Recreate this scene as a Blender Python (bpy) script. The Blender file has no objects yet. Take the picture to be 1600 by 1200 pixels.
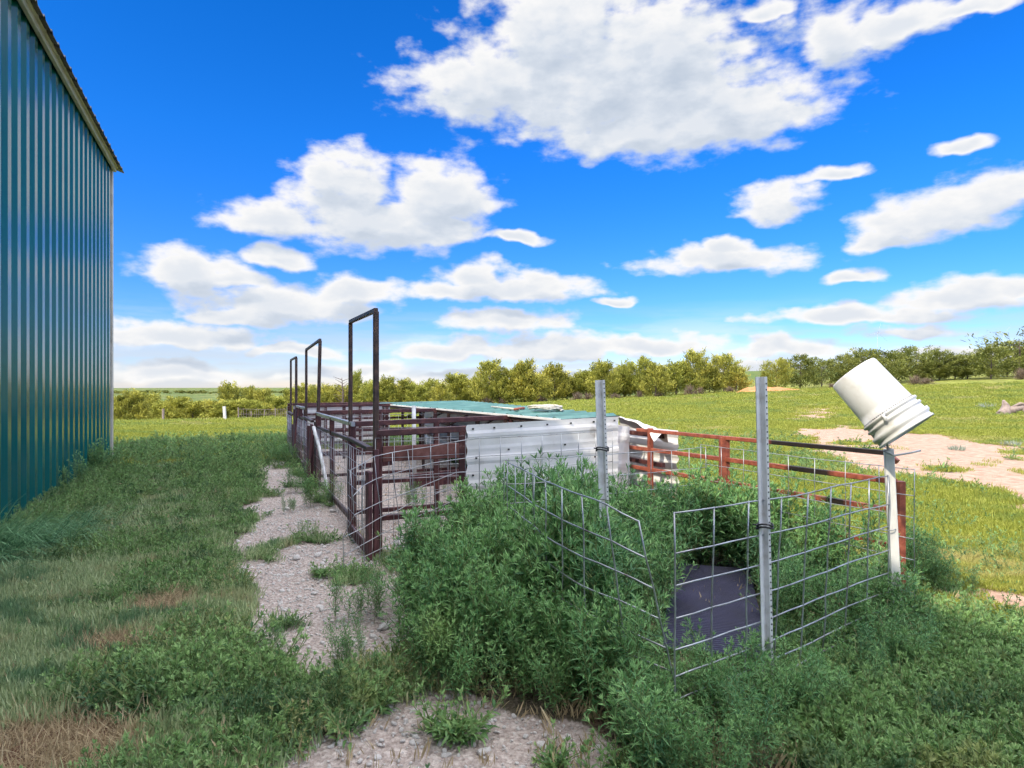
import bpy, math, random
import numpy as np
from mathutils import Vector, Matrix
random.seed(7); RNG = np.random.default_rng(11)
S = bpy.context.scene
COL = S.collection
R = math.radians
EYE = 1.35

# ------------------------------------------------------------------ camera
cam_d = bpy.data.cameras.new('camera'); cam = bpy.data.objects.new('camera', cam_d); COL.objects.link(cam)
cam.location = (0, 0, EYE); cam.rotation_euler = (R(90), 0, 0)
cam_d.sensor_width = 36; cam_d.lens = 22.5; cam_d.clip_start = 0.05; cam_d.clip_end = 20000
S.camera = cam
S.view_settings.view_transform = 'Standard'; S.view_settings.look = 'None'
S.view_settings.exposure = 0.9; S.view_settings.gamma = 1.0
S.cycles.use_adaptive_sampling = True; S.cycles.adaptive_threshold = 0.03
S.cycles.max_bounces = 5; S.cycles.diffuse_bounces = 2; S.cycles.glossy_bounces = 2; S.cycles.transmission_bounces = 3; S.cycles.transparent_max_bounces = 4

# ------------------------------------------------------------------ sun and sky
sun_v = Vector((-0.81, -0.77, 1.0)).normalized()            # towards the sun
sd = bpy.data.lights.new('sun', 'SUN'); sd.energy = 2.5; sd.angle = R(0.5); sd.color = (1.0, 0.90, 0.72)
sun = bpy.data.objects.new('sun', sd); COL.objects.link(sun)
sun.rotation_euler = sun_v.to_track_quat('Z', 'Y').to_euler()
sun.location = (-20, -20, 25)
W = bpy.data.worlds.new('World'); S.world = W; W.use_nodes = True
W.cycles.sampling_method = 'MANUAL'; W.cycles.sample_map_resolution = 512
wn = W.node_tree; wn.nodes.clear()
SKY_STRENGTH = 0.15

def azel(px, py):
    x = (px - 800) / 1000.0; z = (600 - py) / 1000.0
    return math.atan(x), math.atan(z / math.sqrt(1 + x * x))

# cumulus banks: (direction of the middle, half width, half height) in 1/1000 rad-ish units of the view
CLOUDS = [
 (960,95,290,120),(760,125,175,55),(1110,165,215,75),(870,40,170,75),(1040,60,150,80),(1000,190,240,50),
 (1310,52,85,58),(1400,30,130,34),(1510,6,100,15),(1200,12,60,16),
 (590,330,190,60),(540,275,95,55),(690,295,100,58),(430,335,120,34),(660,350,140,38),(800,370,68,12),
 (305,415,110,36),(430,402,62,22),(350,430,90,26),
 (450,470,190,38),(560,455,100,32),(370,490,120,22),
 (800,445,155,28),(740,430,70,26),(700,455,90,22),
 (1130,404,170,24),(1140,388,60,16),
 (1470,325,160,42),(1560,300,110,42),(1370,368,75,20),
 (1215,315,85,32),(1300,275,62,13),(1490,238,48,14),
 (1330,430,55,14),(1330,490,240,18),(1490,455,130,28),(1590,440,70,22),
 (790,500,120,24),(880,540,190,26),(720,545,120,20),(960,470,45,9),
 (280,520,230,26),(270,575,140,26),(1010,535,150,20),(1220,545,120,20),(1440,510,130,18),(1180,575,160,18),
 (560,575,120,15),(820,585,260,14),(1480,560,160,22),(460,545,90,14),
 # banks outside the frame
 (-500,250,300,90),(-900,420,260,60),(2300,200,300,100),(2700,420,400,60),(-200,480,200,40),(2000,470,220,40),
]
def wnode(t, **k):
    n = wn.nodes.new(t)
    for a, b in k.items(): setattr(n, a, b)
    return n
L = wn.links.new
tc = wnode('ShaderNodeTexCoord')
sep = wnode('ShaderNodeSeparateXYZ'); L(tc.outputs['Generated'], sep.inputs[0])
at = wnode('ShaderNodeMath', operation='ARCTAN2'); L(sep.outputs[0], at.inputs[0]); L(sep.outputs[1], at.inputs[1])
asn = wnode('ShaderNodeMath', operation='ARCSINE'); L(sep.outputs[2], asn.inputs[0])
P2 = wnode('ShaderNodeCombineXYZ'); L(at.outputs[0], P2.inputs[0]); L(asn.outputs[0], P2.inputs[1])

grp = bpy.data.node_groups.new('cloud_density', 'ShaderNodeTree')
grp.interface.new_socket('P', in_out='INPUT', socket_type='NodeSocketVector')
grp.interface.new_socket('D', in_out='OUTPUT', socket_type='NodeSocketFloat')
gi = grp.nodes.new('NodeGroupInput'); go = grp.nodes.new('NodeGroupOutput')
def gn(t, **k):
    n = grp.nodes.new(t)
    for a, b in k.items(): setattr(n, a, b)
    return n
GL = grp.links.new
# puffy domain warp
nz = gn('ShaderNodeTexNoise'); nz.inputs['Scale'].default_value = 11; nz.inputs['Detail'].default_value = 3
GL(gi.outputs[0], nz.inputs['Vector'])
wsub = gn('ShaderNodeVectorMath', operation='SUBTRACT'); GL(nz.outputs['Color'], wsub.inputs[0]); wsub.inputs[1].default_value = (.5, .5, .5)
wmul = gn('ShaderNodeVectorMath', operation='MULTIPLY'); GL(wsub.outputs[0], wmul.inputs[0]); wmul.inputs[1].default_value = (.075, .05, 0)
wadd = gn('ShaderNodeVectorMath', operation='ADD'); GL(gi.outputs[0], wadd.inputs[0]); GL(wmul.outputs[0], wadd.inputs[1])
prev = None
for (px, py, a, b) in CLOUDS:
    az, el = azel(min(max(px, -100), 1700), py)
    if px < -100: az = -0.73 + (px + 100) / 1000 * 1.4
    if px > 1700: az = 0.73 + (px - 1700) / 1000 * 1.4
    c = math.cos(az); wa = a / 1000 * c * c * 1.05; we = b / 1000 * c * 1.12
    s1 = gn('ShaderNodeVectorMath', operation='SUBTRACT'); GL(wadd.outputs[0], s1.inputs[0]); s1.inputs[1].default_value = (az, el - we * .25, 0)
    s2 = gn('ShaderNodeVectorMath', operation='MULTIPLY'); GL(s1.outputs[0], s2.inputs[0]); s2.inputs[1].default_value = (1 / wa, 1 / (we * 1.2), 0)
    s3 = gn('ShaderNodeVectorMath', operation='MULTIPLY'); GL(s2.outputs[0], s3.inputs[0]); s3.inputs[1].default_value = (-1, -1.7, 0)
    s4 = gn('ShaderNodeVectorMath', operation='MAXIMUM'); GL(s2.outputs[0], s4.inputs[0]); GL(s3.outputs[0], s4.inputs[1])
    s5 = gn('ShaderNodeVectorMath', operation='LENGTH'); GL(s4.outputs[0], s5.inputs[0])
    if prev is None: prev = s5.outputs['Value']
    else:
        m = gn('ShaderNodeMath', operation='SMOOTH_MIN'); GL(prev, m.inputs[0]); GL(s5.outputs['Value'], m.inputs[1]); m.inputs[2].default_value = .07
        prev = m.outputs[0]
n2 = gn('ShaderNodeTexNoise'); n2.inputs['Scale'].default_value = 18; n2.inputs['Detail'].default_value = 9; n2.inputs['Roughness'].default_value = .53
vs = gn('ShaderNodeVectorMath', operation='MULTIPLY'); GL(gi.outputs[0], vs.inputs[0]); vs.inputs[1].default_value = (1, 1.9, 1); GL(vs.outputs[0], n2.inputs['Vector'])
inv = gn('ShaderNodeMath', operation='SUBTRACT'); inv.inputs[0].default_value = .93; GL(prev, inv.inputs[1])
nm = gn('ShaderNodeMath', operation='MULTIPLY_ADD'); GL(n2.outputs['Fac'], nm.inputs[0]); nm.inputs[1].default_value = 1.45; nm.inputs[2].default_value = -.70
ad = gn('ShaderNodeMath', operation='ADD'); GL(inv.outputs[0], ad.inputs[0]); GL(nm.outputs[0], ad.inputs[1])
GL(ad.outputs[0], go.inputs[0])

g1 = wnode('ShaderNodeGroup', node_tree=grp); L(P2.outputs[0], g1.inputs[0])
off = wnode('ShaderNodeVectorMath', operation='ADD'); L(P2.outputs[0], off.inputs[0]); off.inputs[1].default_value = (-.012, .030, 0)
g2 = wnode('ShaderNodeGroup', node_tree=grp); L(off.outputs[0], g2.inputs[0])
mask = wnode('ShaderNodeMapRange', interpolation_type='SMOOTHSTEP'); L(g1.outputs[0], mask.inputs[0]); mask.inputs[1].default_value = -.05; mask.inputs[2].default_value = .46
thk = wnode('ShaderNodeMapRange', interpolation_type='SMOOTHSTEP'); L(g1.outputs[0], thk.inputs[0]); thk.inputs[1].default_value = .05; thk.inputs[2].default_value = 1.0
dif = wnode('ShaderNodeMath', operation='SUBTRACT'); L(g2.outputs[0], dif.inputs[0]); L(g1.outputs[0], dif.inputs[1])
dm = wnode('ShaderNodeMapRange', interpolation_type='SMOOTHSTEP'); L(dif.outputs[0], dm.inputs[0]); dm.inputs[1].default_value = -.42; dm.inputs[2].default_value = .42
thm = wnode('ShaderNodeMath', operation='MULTIPLY'); L(thk.outputs[0], thm.inputs[0]); thm.inputs[1].default_value = .42
gr0 = wnode('ShaderNodeMath', operation='MULTIPLY_ADD'); L(dm.outputs[0], gr0.inputs[0]); gr0.inputs[1].default_value = .52; L(thm.outputs[0], gr0.inputs[2]); gr0.use_clamp = True
cc = wnode('ShaderNodeValToRGB'); L(gr0.outputs[0], cc.inputs[0])
cr = cc.color_ramp; cr.elements[0].position = 0.1; cr.elements[0].color = (3.6, 3.55, 3.5, 1); cr.elements[1].position = .95; cr.elements[1].color = (1.75, 2.05, 2.5, 1)
e = cr.elements.new(.5); e.color = (2.55, 2.75, 3.05, 1)
sky = wnode('ShaderNodeTexSky', sky_type='NISHITA'); sky.sun_disc = False
sky.sun_elevation = math.asin(sun_v.z); sky.sun_rotation = math.atan2(sun_v.x, sun_v.y) % (2 * math.pi)
sky.altitude = 1500; sky.air_density = 1.0; sky.dust_density = .05; sky.ozone_density = 2.5
hs = wnode('ShaderNodeHueSaturation'); hs.inputs['Saturation'].default_value = 1.38; hs.inputs['Value'].default_value = .95; hs.inputs['Hue'].default_value = .497
L(sky.outputs[0], hs.inputs['Color'])
elr = wnode('ShaderNodeValToRGB'); L(asn.outputs[0], elr.inputs[0]); er = elr.color_ramp
er.elements[0].position = 0; er.elements[0].color = (.46, .44, .60, 1); er.elements[1].position = .75; er.elements[1].color = (.34, .66, .98, 1)
for p_, c_ in ((.12, (.38, .50, .80, 1)), (.35, (.30, .62, .97, 1))):
    x_ = er.elements.new(p_); x_.color = c_
skm = wnode('ShaderNodeMix', data_type='RGBA', blend_type='MULTIPLY'); skm.inputs[0].default_value = 1; L(hs.outputs[0], skm.inputs[6]); L(elr.outputs[0], skm.inputs[7])
mx = wnode('ShaderNodeMix', data_type='RGBA'); hzv = wnode('ShaderNodeVectorMath', operation='MULTIPLY'); L(P2.outputs[0], hzv.inputs[0]); hzv.inputs[1].default_value = (5, 38, 1)
hzn = wnode('ShaderNodeTexNoise'); hzn.inputs['Scale'].default_value = 1.0; hzn.inputs['Detail'].default_value = 6; L(hzv.outputs[0], hzn.inputs['Vector'])
hz1 = wnode('ShaderNodeMapRange', interpolation_type='SMOOTHSTEP'); L(hzn.outputs['Fac'], hz1.inputs[0]); hz1.inputs[1].default_value = .38; hz1.inputs[2].default_value = .62; hz1.inputs[4].default_value = .72
hz2 = wnode('ShaderNodeMapRange', interpolation_type='SMOOTHSTEP'); L(asn.outputs[0], hz2.inputs[0]); hz2.inputs[1].default_value = .14; hz2.inputs[2].default_value = .02
hz3 = wnode('ShaderNodeMath', operation='MULTIPLY'); L(hz1.outputs[0], hz3.inputs[0]); L(hz2.outputs[0], hz3.inputs[1])
hz4 = wnode('ShaderNodeMath', operation='MAXIMUM'); L(hz3.outputs[0], hz4.inputs[0]); L(mask.outputs[0], hz4.inputs[1])
L(hz4.outputs[0], mx.inputs[0]); L(skm.outputs[2], mx.inputs[6]); L(cc.outputs[0], mx.inputs[7])
# bright broken cloud added out of view, overhead and behind, to fill the shade
nb = wnode('ShaderNodeTexNoise'); nb.inputs['Scale'].default_value = 2.6; nb.inputs['Detail'].default_value = 5; L(tc.outputs['Generated'], nb.inputs['Vector'])
nbm = wnode('ShaderNodeMapRange', interpolation_type='SMOOTHSTEP'); L(nb.outputs['Fac'], nbm.inputs[0]); nbm.inputs[1].default_value = .36; nbm.inputs[2].default_value = .50
zu = wnode('ShaderNodeMapRange', interpolation_type='SMOOTHSTEP'); L(asn.outputs[0], zu.inputs[0]); zu.inputs[1].default_value = .62; zu.inputs[2].default_value = .85
yb = wnode('ShaderNodeMapRange', interpolation_type='SMOOTHSTEP'); L(sep.outputs[1], yb.inputs[0]); yb.inputs[1].default_value = .45; yb.inputs[2].default_value = .1
zl = wnode('ShaderNodeMapRange', interpolation_type='SMOOTHSTEP'); L(asn.outputs[0], zl.inputs[0]); zl.inputs[1].default_value = .25; zl.inputs[2].default_value = .6
yz = wnode('ShaderNodeMath', operation='MULTIPLY'); L(yb.outputs[0], yz.inputs[0]); L(zl.outputs[0], yz.inputs[1])
mxo = wnode('ShaderNodeMath', operation='MAXIMUM'); L(zu.outputs[0], mxo.inputs[0]); L(yz.outputs[0], mxo.inputs[1])
mo_ = wnode('ShaderNodeMath', operation='MULTIPLY'); L(mxo.outputs[0], mo_.inputs[0]); L(nbm.outputs[0], mo_.inputs[1])
mx3 = wnode('ShaderNodeMix', data_type='RGBA'); L(mo_.outputs[0], mx3.inputs[0]); L(mx.outputs[2], mx3.inputs[6]); mx3.inputs[7].default_value = (12.0, 12.0, 12.6, 1)
bg = wnode('ShaderNodeBackground'); bg.inputs['Strength'].default_value = SKY_STRENGTH; L(mx3.outputs[2], bg.inputs[0])
wo = wnode('ShaderNodeOutputWorld'); L(bg.outputs[0], wo.inputs[0])

# ------------------------------------------------------------------ helpers
def W3(px, py, Y):                     # a sight line of the survey photo, taken to distance Y
    return Vector(((px - 800) / 1000 * Y, Y, EYE - (py - 600) / 1000 * Y))
def gxy(px, py):                       # where a sight line meets level ground
    Y = 1350.0 / (py - 600); return ((px - 800) / 1000 * Y, Y)
D2 = Vector((-.40, .9165)); N2 = Vector((.9165, .40))
def mix_material(name, fn):
    m = bpy.data.materials.new(name); m.use_nodes = True; nt = m.node_tree
    b = nt.nodes['Principled BSDF']; fn(nt, b); return m
def nd(nt, t, **k):
    n = nt.nodes.new(t)
    for a, v in k.items(): setattr(n, a, v)
    return n
def ramp(nt, fac, stops):
    r = nd(nt, 'ShaderNodeValToRGB'); nt.links.new(fac, r.inputs[0]); e = r.color_ramp.elements
    e[0].position, e[0].color = stops[0][0], (*stops[0][1], 1); e[1].position, e[1].color = stops[-1][0], (*stops[-1][1], 1)
    for p, c in stops[1:-1]:
        x = e.new(p); x.color = (*c, 1)
    return r.outputs[0]
def noise(nt, scale, detail=4, rough=.55, coord='Object', stretch=None):
    t = nd(nt, 'ShaderNodeTexCoord'); n = nd(nt, 'ShaderNodeTexNoise')
    n.inputs['Scale'].default_value = scale; n.inputs['Detail'].default_value = detail; n.inputs['Roughness'].default_value = rough
    if stretch:
        mp = nd(nt, 'ShaderNodeMapping'); mp.inputs['Scale'].default_value = stretch
        nt.links.new(t.outputs[coord], mp.inputs[0]); nt.links.new(mp.outputs[0], n.inputs['Vector'])
    else: nt.links.new(t.outputs[coord], n.inputs['Vector'])
    return n.outputs['Fac']
def bump(nt, b, h, s=.3, d=.01):
    bp = nd(nt, 'ShaderNodeBump'); bp.inputs['Strength'].default_value = s; bp.inputs['Distance'].default_value = d
    nt.links.new(h, bp.inputs['Height']); nt.links.new(bp.outputs[0], b.inputs['Normal'])
def paint(name, stops, scale=8, rough=.5, metal=0.0, bs=.2, bd=.004, detail=6, stretch=None, rvar=None):
    def fn(nt, b):
        n = noise(nt, scale, detail, .62, stretch=stretch)
        nt.links.new(ramp(nt, n, stops), b.inputs['Base Color'])
        b.inputs['Roughness'].default_value = rough; b.inputs['Metallic'].default_value = metal
        if bs: bump(nt, b, noise(nt, scale * 4, 5, .6), bs, bd)
    return mix_material(name, fn)
def leafmat(name, c0, c1, c2=None, trans=.35, rough=.5, spec=.3, patch=None, pscale=(.22, .5, .3)):
    m = bpy.data.materials.new(name); m.use_nodes = True; nt = m.node_tree; b = nt.nodes['Principled BSDF']
    at_ = nd(nt, 'ShaderNodeAttribute', attribute_name='tint'); oi = nd(nt, 'ShaderNodeObjectInfo')
    mx1 = nd(nt, 'ShaderNodeMix', data_type='RGBA'); nt.links.new(at_.outputs['Fac'], mx1.inputs[0])
    mx1.inputs[6].default_value = (*c0, 1); mx1.inputs[7].default_value = (*c1, 1)
    mx2 = nd(nt, 'ShaderNodeMix', data_type='RGBA'); rr = nd(nt, 'ShaderNodeMapRange'); nt.links.new(oi.outputs['Random'], rr.inputs[0])
    rr.inputs[3].default_value = 0; rr.inputs[4].default_value = .65
    nt.links.new(rr.outputs[0], mx2.inputs[0]); nt.links.new(mx1.outputs[2], mx2.inputs[6]); mx2.inputs[7].default_value = (*(c2 or c0), 1)
    colo = mx2.outputs[2]
    if patch:
        g_ = nd(nt, 'ShaderNodeNewGeometry'); mp = nd(nt, 'ShaderNodeMapping'); mp.inputs['Scale'].default_value = pscale; nt.links.new(g_.outputs['Position'], mp.inputs[0])
        for (c_, lo, hi, of) in patch:
            n_ = nd(nt, 'ShaderNodeTexNoise'); n_.inputs['Scale'].default_value = 1.0; n_.inputs['Detail'].default_value = 5; n_.inputs['Roughness'].default_value = .65
            ad_ = nd(nt, 'ShaderNodeVectorMath', operation='ADD'); ad_.inputs[1].default_value = (of, of, 0); nt.links.new(mp.outputs[0], ad_.inputs[0]); nt.links.new(ad_.outputs[0], n_.inputs['Vector'])
            r2 = nd(nt, 'ShaderNodeMapRange', interpolation_type='SMOOTHSTEP'); nt.links.new(n_.outputs['Fac'], r2.inputs[0]); r2.inputs[1].default_value = lo; r2.inputs[2].default_value = hi; r2.inputs[4].default_value = .8
            m3 = nd(nt, 'ShaderNodeMix', data_type='RGBA'); nt.links.new(r2.outputs[0], m3.inputs[0]); nt.links.new(colo, m3.inputs[6]); m3.inputs[7].default_value = (*c_, 1); colo = m3.outputs[2]
    nt.links.new(colo, b.inputs['Base Color']); b.inputs['Roughness'].default_value = rough
    b.inputs['Specular IOR Level'].default_value = spec
    tr = nd(nt, 'ShaderNodeBsdfTranslucent'); nt.links.new(colo, tr.inputs[0])
    ms = nd(nt, 'ShaderNodeMixShader'); ms.inputs[0].default_value = trans
    nt.links.new(b.outputs[0], ms.inputs[1]); nt.links.new(tr.outputs[0], ms.inputs[2])
    nt.links.new(ms.outputs[0], nt.nodes['Material Output'].inputs[0]); return m

class MB:
    def __init__(s): s.v = []; s.f = []; s.m = []; s.cur = 0
    def add(s, vs, fs):
        o = len(s.v); s.v += [tuple(v) for v in vs]; s.f += [tuple(i + o for i in f) for f in fs]; s.m += [s.cur] * len(fs)
    def beam(s, a, b, w, h, side=None):            # rectangular bar from a to b; w across, h up
        a, b = Vector(a), Vector(b); d = (b - a).normalized()
        up = Vector((0, 0, 1))
        if abs(d.z) > .9: up = Vector((D2.x, D2.y, 0))
        x = side.normalized() if side is not None else d.cross(up).normalized()
        y = x.cross(d).normalized(); x = d.cross(y).normalized()
        c = min(w, h) * .12
        prof = [(-w/2+c, -h/2), (w/2-c, -h/2), (w/2, -h/2+c), (w/2, h/2-c), (w/2-c, h/2), (-w/2+c, h/2), (-w/2, h/2-c), (-w/2, -h/2+c)]
        vs = [p + x * u + y * v for p in (a, b) for u, v in prof]
        s.add(vs, [tuple(range(8))[::-1], tuple(range(8, 16))] + [(i, (i+1) % 8, 8 + (i+1) % 8, 8 + i) for i in range(8)])
    def tube(s, pts, r, n=6, cap=True):
        pts = [Vector(p) for p in pts]; k = len(pts); vs = []
        ref = Vector((.3, .2, .93)).normalized()
        for i, p in enumerate(pts):
            t = (pts[min(i+1, k-1)] - pts[max(i-1, 0)]).normalized()
            rf = ref if abs(t.dot(ref)) < .9 else Vector((1, .1, 0)).normalized()
            u = t.cross(rf).normalized(); w = t.cross(u)
            rr = r[i] if isinstance(r, (list, tuple)) else r
            vs += [p + (u * math.cos(2*math.pi*j/n) + w * math.sin(2*math.pi*j/n)) * rr for j in range(n)]
        fs = [(i*n+j, i*n+(j+1) % n, (i+1)*n+(j+1) % n, (i+1)*n+j) for i in range(k-1) for j in range(n)]
        if cap: fs += [tuple(range(n))[::-1], tuple(range((k-1)*n, k*n))]
        s.add(vs, fs)
    def box(s, c, e, rot=0):
        c = Vector(c); q = Matrix.Rotation(rot, 3, 'Z')
        vs = [c + q @ Vector((sx*e[0]/2, sy*e[1]/2, sz*e[2]/2)) for sx in (-1, 1) for sy in (-1, 1) for sz in (-1, 1)]
        s.add(vs, [(0,1,3,2),(4,6,7,5),(0,4,5,1),(2,3,7,6),(0,2,6,4),(1,5,7,3)])
    def lathe(s, prof, base, axis, n=40, close=False):
        base = Vector(base); ax = Vector(axis).normalized(); u = ax.orthogonal().normalized(); w = ax.cross(u)
        vs = [base + ax*h + (u*math.cos(2*math.pi*j/n) + w*math.sin(2*math.pi*j/n))*r for r, h in prof for j in range(n)]
        s.add(vs, [(i*n+j, i*n+(j+1) % n, (i+1)*n+(j+1) % n, (i+1)*n+j) for i in range(len(prof)-1) for j in range(n)])
    def build(s, name, mat, parent=None, smooth=False, bevel=0):
        me = bpy.data.meshes.new(name)
        off = parent_world(parent)
        me.from_pydata([(x-off.x, y-off.y, z-off.z) for x, y, z in s.v], [], s.f)
        for mm in (mat if isinstance(mat, list) else [mat]): me.materials.append(mm)
        if any(s.m): me.polygons.foreach_set('material_index', s.m)
        if smooth: me.polygons.foreach_set('use_smooth', [True]*len(me.polygons))
        me.update()
        o = bpy.data.objects.new(name, me); COL.objects.link(o)
        if parent: o.parent = parent
        return o
def parent_world(p):
    v = Vector((0, 0, 0))
    while p: v += p.location; p = p.parent
    return v
def tag(o, label=None, cat=None, group=None, kind=None):
    if label: o['label'] = label
    if cat: o['category'] = cat
    if group: o['group'] = group
    if kind: o['kind'] = kind
    return o
def thing(name, label, cat, loc, group=None):
    o = bpy.data.objects.new(name, None); COL.objects.link(o); o.location = loc; o.empty_display_size = .1
    return tag(o, label, cat, group)

# value noise in numpy
def hash2(ix, iy, seed):
    h = (ix.astype(np.int64) * 374761393 + iy.astype(np.int64) * 668265263 + seed * 974634777) & 0xffffffff
    h = ((h ^ (h >> 13)) * 1274126177) & 0xffffffff
    return ((h ^ (h >> 16)) & 0xffff) / 65535.0
def vnoise(x, y, seed=0):
    x = np.asarray(x, float); y = np.asarray(y, float)
    ix = np.floor(x); iy = np.floor(y); fx = x-ix; fy = y-iy; fx = fx*fx*(3-2*fx); fy = fy*fy*(3-2*fy)
    a = hash2(ix, iy, seed); b = hash2(ix+1, iy, seed); c = hash2(ix, iy+1, seed); d = hash2(ix+1, iy+1, seed)
    return (a*(1-fx)+b*fx)*(1-fy)+(c*(1-fx)+d*fx)*fy
def fbm(x, y, seed=0, o=4):
    s = 0; a = .5; t = 0
    for i in range(o):
        s = s + a*vnoise(x*2**i, y*2**i, seed+i*17); t += a; a *= .5
    return s/t
def sstep(a, b, x):
    t = np.clip((np.asarray(x, float)-a)/(b-a), 0, 1); return t*t*(3-2*t)

# ------------------------------------------------------------------ terrain
def height(x, y):
    x = np.asarray(x, float); y = np.asarray(y, float)
    r = sstep(13, 60, y)
    h = (np.where(x < 0, .074, .05)*np.clip(x, -400, 160) - .55) * r
    h = h + .12*r*(fbm(x*.08, y*.08, 5, 3)-.5)*2
    valley = sstep(-.15, .5, (0.13*y - x + 22)/(0.3*y+30))
    far = np.clip(y-66, 0, None)
    drop = 17*(1-np.exp(-far/210))
    h = h - drop*valley*sstep(0, 30, far)
    rise = (4.2+0*x)*(1-valley)*sstep(80, 260, y)
    h = np.where(y > 80, h*(1-sstep(80, 400, y)*(1-valley)) + rise, h)
    back = np.where(y > 0, 1.0, 0.0)
    return h*back + .035*(fbm(x*.8, y*.8, 9, 3)-.5)
def pip(poly, x, y):
    ins = np.zeros(np.shape(x), bool); n = len(poly)
    for i in range(n):
        x1, y1 = poly[i]; x2, y2 = poly[(i+1) % n]
        c = ((y1 > y) != (y2 > y)) & (x < (x2-x1)*(y-y1)/((y2-y1)+1e-12)+x1); ins ^= c
    return ins
def soft(poly, x, y, wob, sc, seed):
    wx = x + wob*(fbm(x*sc, y*sc, seed)-.5)*2; wy = y + wob*(fbm(x*sc, y*sc, seed+50)-.5)*2
    return pip(poly, wx, wy)
G = lambda L_: [gxy(*p) for p in L_]
PATH = G([(398,722),(440,716),(470,742),(520,790),(560,850),(620,900),(650,960),(625,1010),(600,1050),(520,1085),(470,1060),(420,1050),(385,1000),(362,960),(385,905),(378,850),(378,800),(400,765)])
PATH2 = G([(560,1110),(640,1080),(760,1085),(860,1130),(940,1150),(950,1230),(930,1300),(420,1300),(450,1210)])
PENIN = [(-1.15,5.0),(1.15,6.0),(-2.2,13.9),(-4.6,13.2)]
TRACK = G([(1225,672),(1290,664),(1400,666),(1500,690),(1660,705),(1680,815),(1560,800),(1480,762),(1400,748),(1320,728),(1240,692)])
TRACK2 = G([(1520,915),(1600,930),(1680,950),(1690,1010),(1600,965),(1545,945)])
TRACK3 = G([(1218,643),(1300,640),(1320,655),(1280,662),(1225,656)])
THICK = G([(640,930),(632,1010),(640,1075),(700,1100),(745,1098),(860,1120),(950,1145),(1010,1250),(1200,1250)]) + [(1.75,2.95),(2.12,3.4),(2.2,4.0),(1.9,4.9),(1.0,5.1),(.3,5.2),(-.22,4.85),(-.42,4.35),(-.55,3.95)]
MATP = [(.72,3.12),(1.24,2.98),(1.68,4.44),(1.14,4.66)]
def dirt_mask(x, y):
    m = soft(PATH, x, y, .22, 2.2, 3) | soft(PATH2, x, y, .14, 3.5, 4) | soft(PENIN, x, y, .1, 2, 5)
    holes = fbm(x*3.1, y*3.1, 21, 4) > .665
    return m & ~(holes & ~pip(PENIN, x, y))
def track_mask(x, y):
    m = soft(TRACK, x, y, .9, .7, 31) | soft(TRACK2, x, y, .25, 2, 33) | soft(TRACK3, x, y, .9, .6, 34)
    return m & (fbm(x*.9, y*1.6, 35, 4) < .70)

nA = np.concatenate([np.linspace(-180, -56, 50, endpoint=False), np.linspace(-56, 56, 620), np.linspace(56, 180, 50)[1:-1]])
ths = np.radians(nA); rad = np.concatenate([[.02, .25, .6, 1.0, 1.4], np.geomspace(1.75, 9000, 950)])
TT, RR = np.meshgrid(ths, rad); X = RR*np.sin(TT); Y = RR*np.cos(TT)
H = height(X, Y)
near = RR < 14
dm_ = dirt_mask(X, Y); tm_ = track_mask(X, Y)
H = H + np.where(near & ~dm_, .022*(fbm(X*5, Y*5, 40, 3)-.4), 0) + np.where(near & dm_, .014*(fbm(X*9, Y*9, 44, 4)-.5)-.006, 0)
nR, nT = X.shape
verts = np.stack([X, Y, H], -1).reshape(-1, 3)
i, j = np.meshgrid(np.arange(nR-1), np.arange(nT), indexing='ij'); j2 = (j+1) % nT
quads = np.stack([i*nT+j, (i+1)*nT+j, (i+1)*nT+j2, i*nT+j2], -1).reshape(-1, 4)[:, ::-1]
cx = verts[quads].mean(1)
fd = dirt_mask(cx[:, 0], cx[:, 1]) & (cx[:, 1] < 15); ft = track_mask(cx[:, 0], cx[:, 1]) & (cx[:, 1] < 60)
fieldm = (cx[:, 1] > 62) & ~ft
def soften(mask):                                       # spread of soil over the neighbouring turf
    m = mask.astype(float)
    for k in range(3):
        m = (m + np.roll(m, 1, 0) + np.roll(m, -1, 0) + np.roll(m, 1, 1) + np.roll(m, -1, 1))/5
    return m
soil = soften(dm_ | tm_).reshape(-1)
trk = soften(tm_).reshape(-1)
dry = sstep(.50, .66, fbm(X*.9, Y*.9, 60, 4)).reshape(-1)
# brown dead thatch by the near left corner
XX, YY = X.reshape(-1), Y.reshape(-1)
th = np.zeros_like(XX)
for (px, py, r) in [(60,1175,.20),(150,1170,.19),(200,1120,.13),(250,950,.22),(175,1010,.2),(110,1080,.1),(30,1190,.3)]:
    gx, gy = gxy(px, py); th = np.maximum(th, 1-np.hypot(XX-gx, YY-gy)/(r*1.5))
thatch = sstep(.05, .5, th + .7*(fbm(XX*6, YY*6, 70, 4)-.5))
def mesh_np(name, v, f, mat, attrs=None):
    me = bpy.data.meshes.new(name); k = f.shape[1]
    me.vertices.add(len(v)); me.vertices.foreach_set('co', np.ascontiguousarray(v, dtype=np.float32).ravel())
    me.loops.add(f.size); me.loops.foreach_set('vertex_index', np.ascontiguousarray(f, dtype=np.int32).ravel())
    me.polygons.add(len(f)); me.polygons.foreach_set('loop_start', np.arange(0, f.size, k, dtype=np.int32))
    me.polygons.foreach_set('use_smooth', np.ones(len(f), bool))
    for a, val in (attrs or {}).items():
        at = me.attributes.new(a, 'FLOAT', 'POINT'); at.data.foreach_set('value', np.ascontiguousarray(val, dtype=np.float32))
    me.update(calc_edges=True); me.validate(); me.materials.append(mat)
    return me

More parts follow.
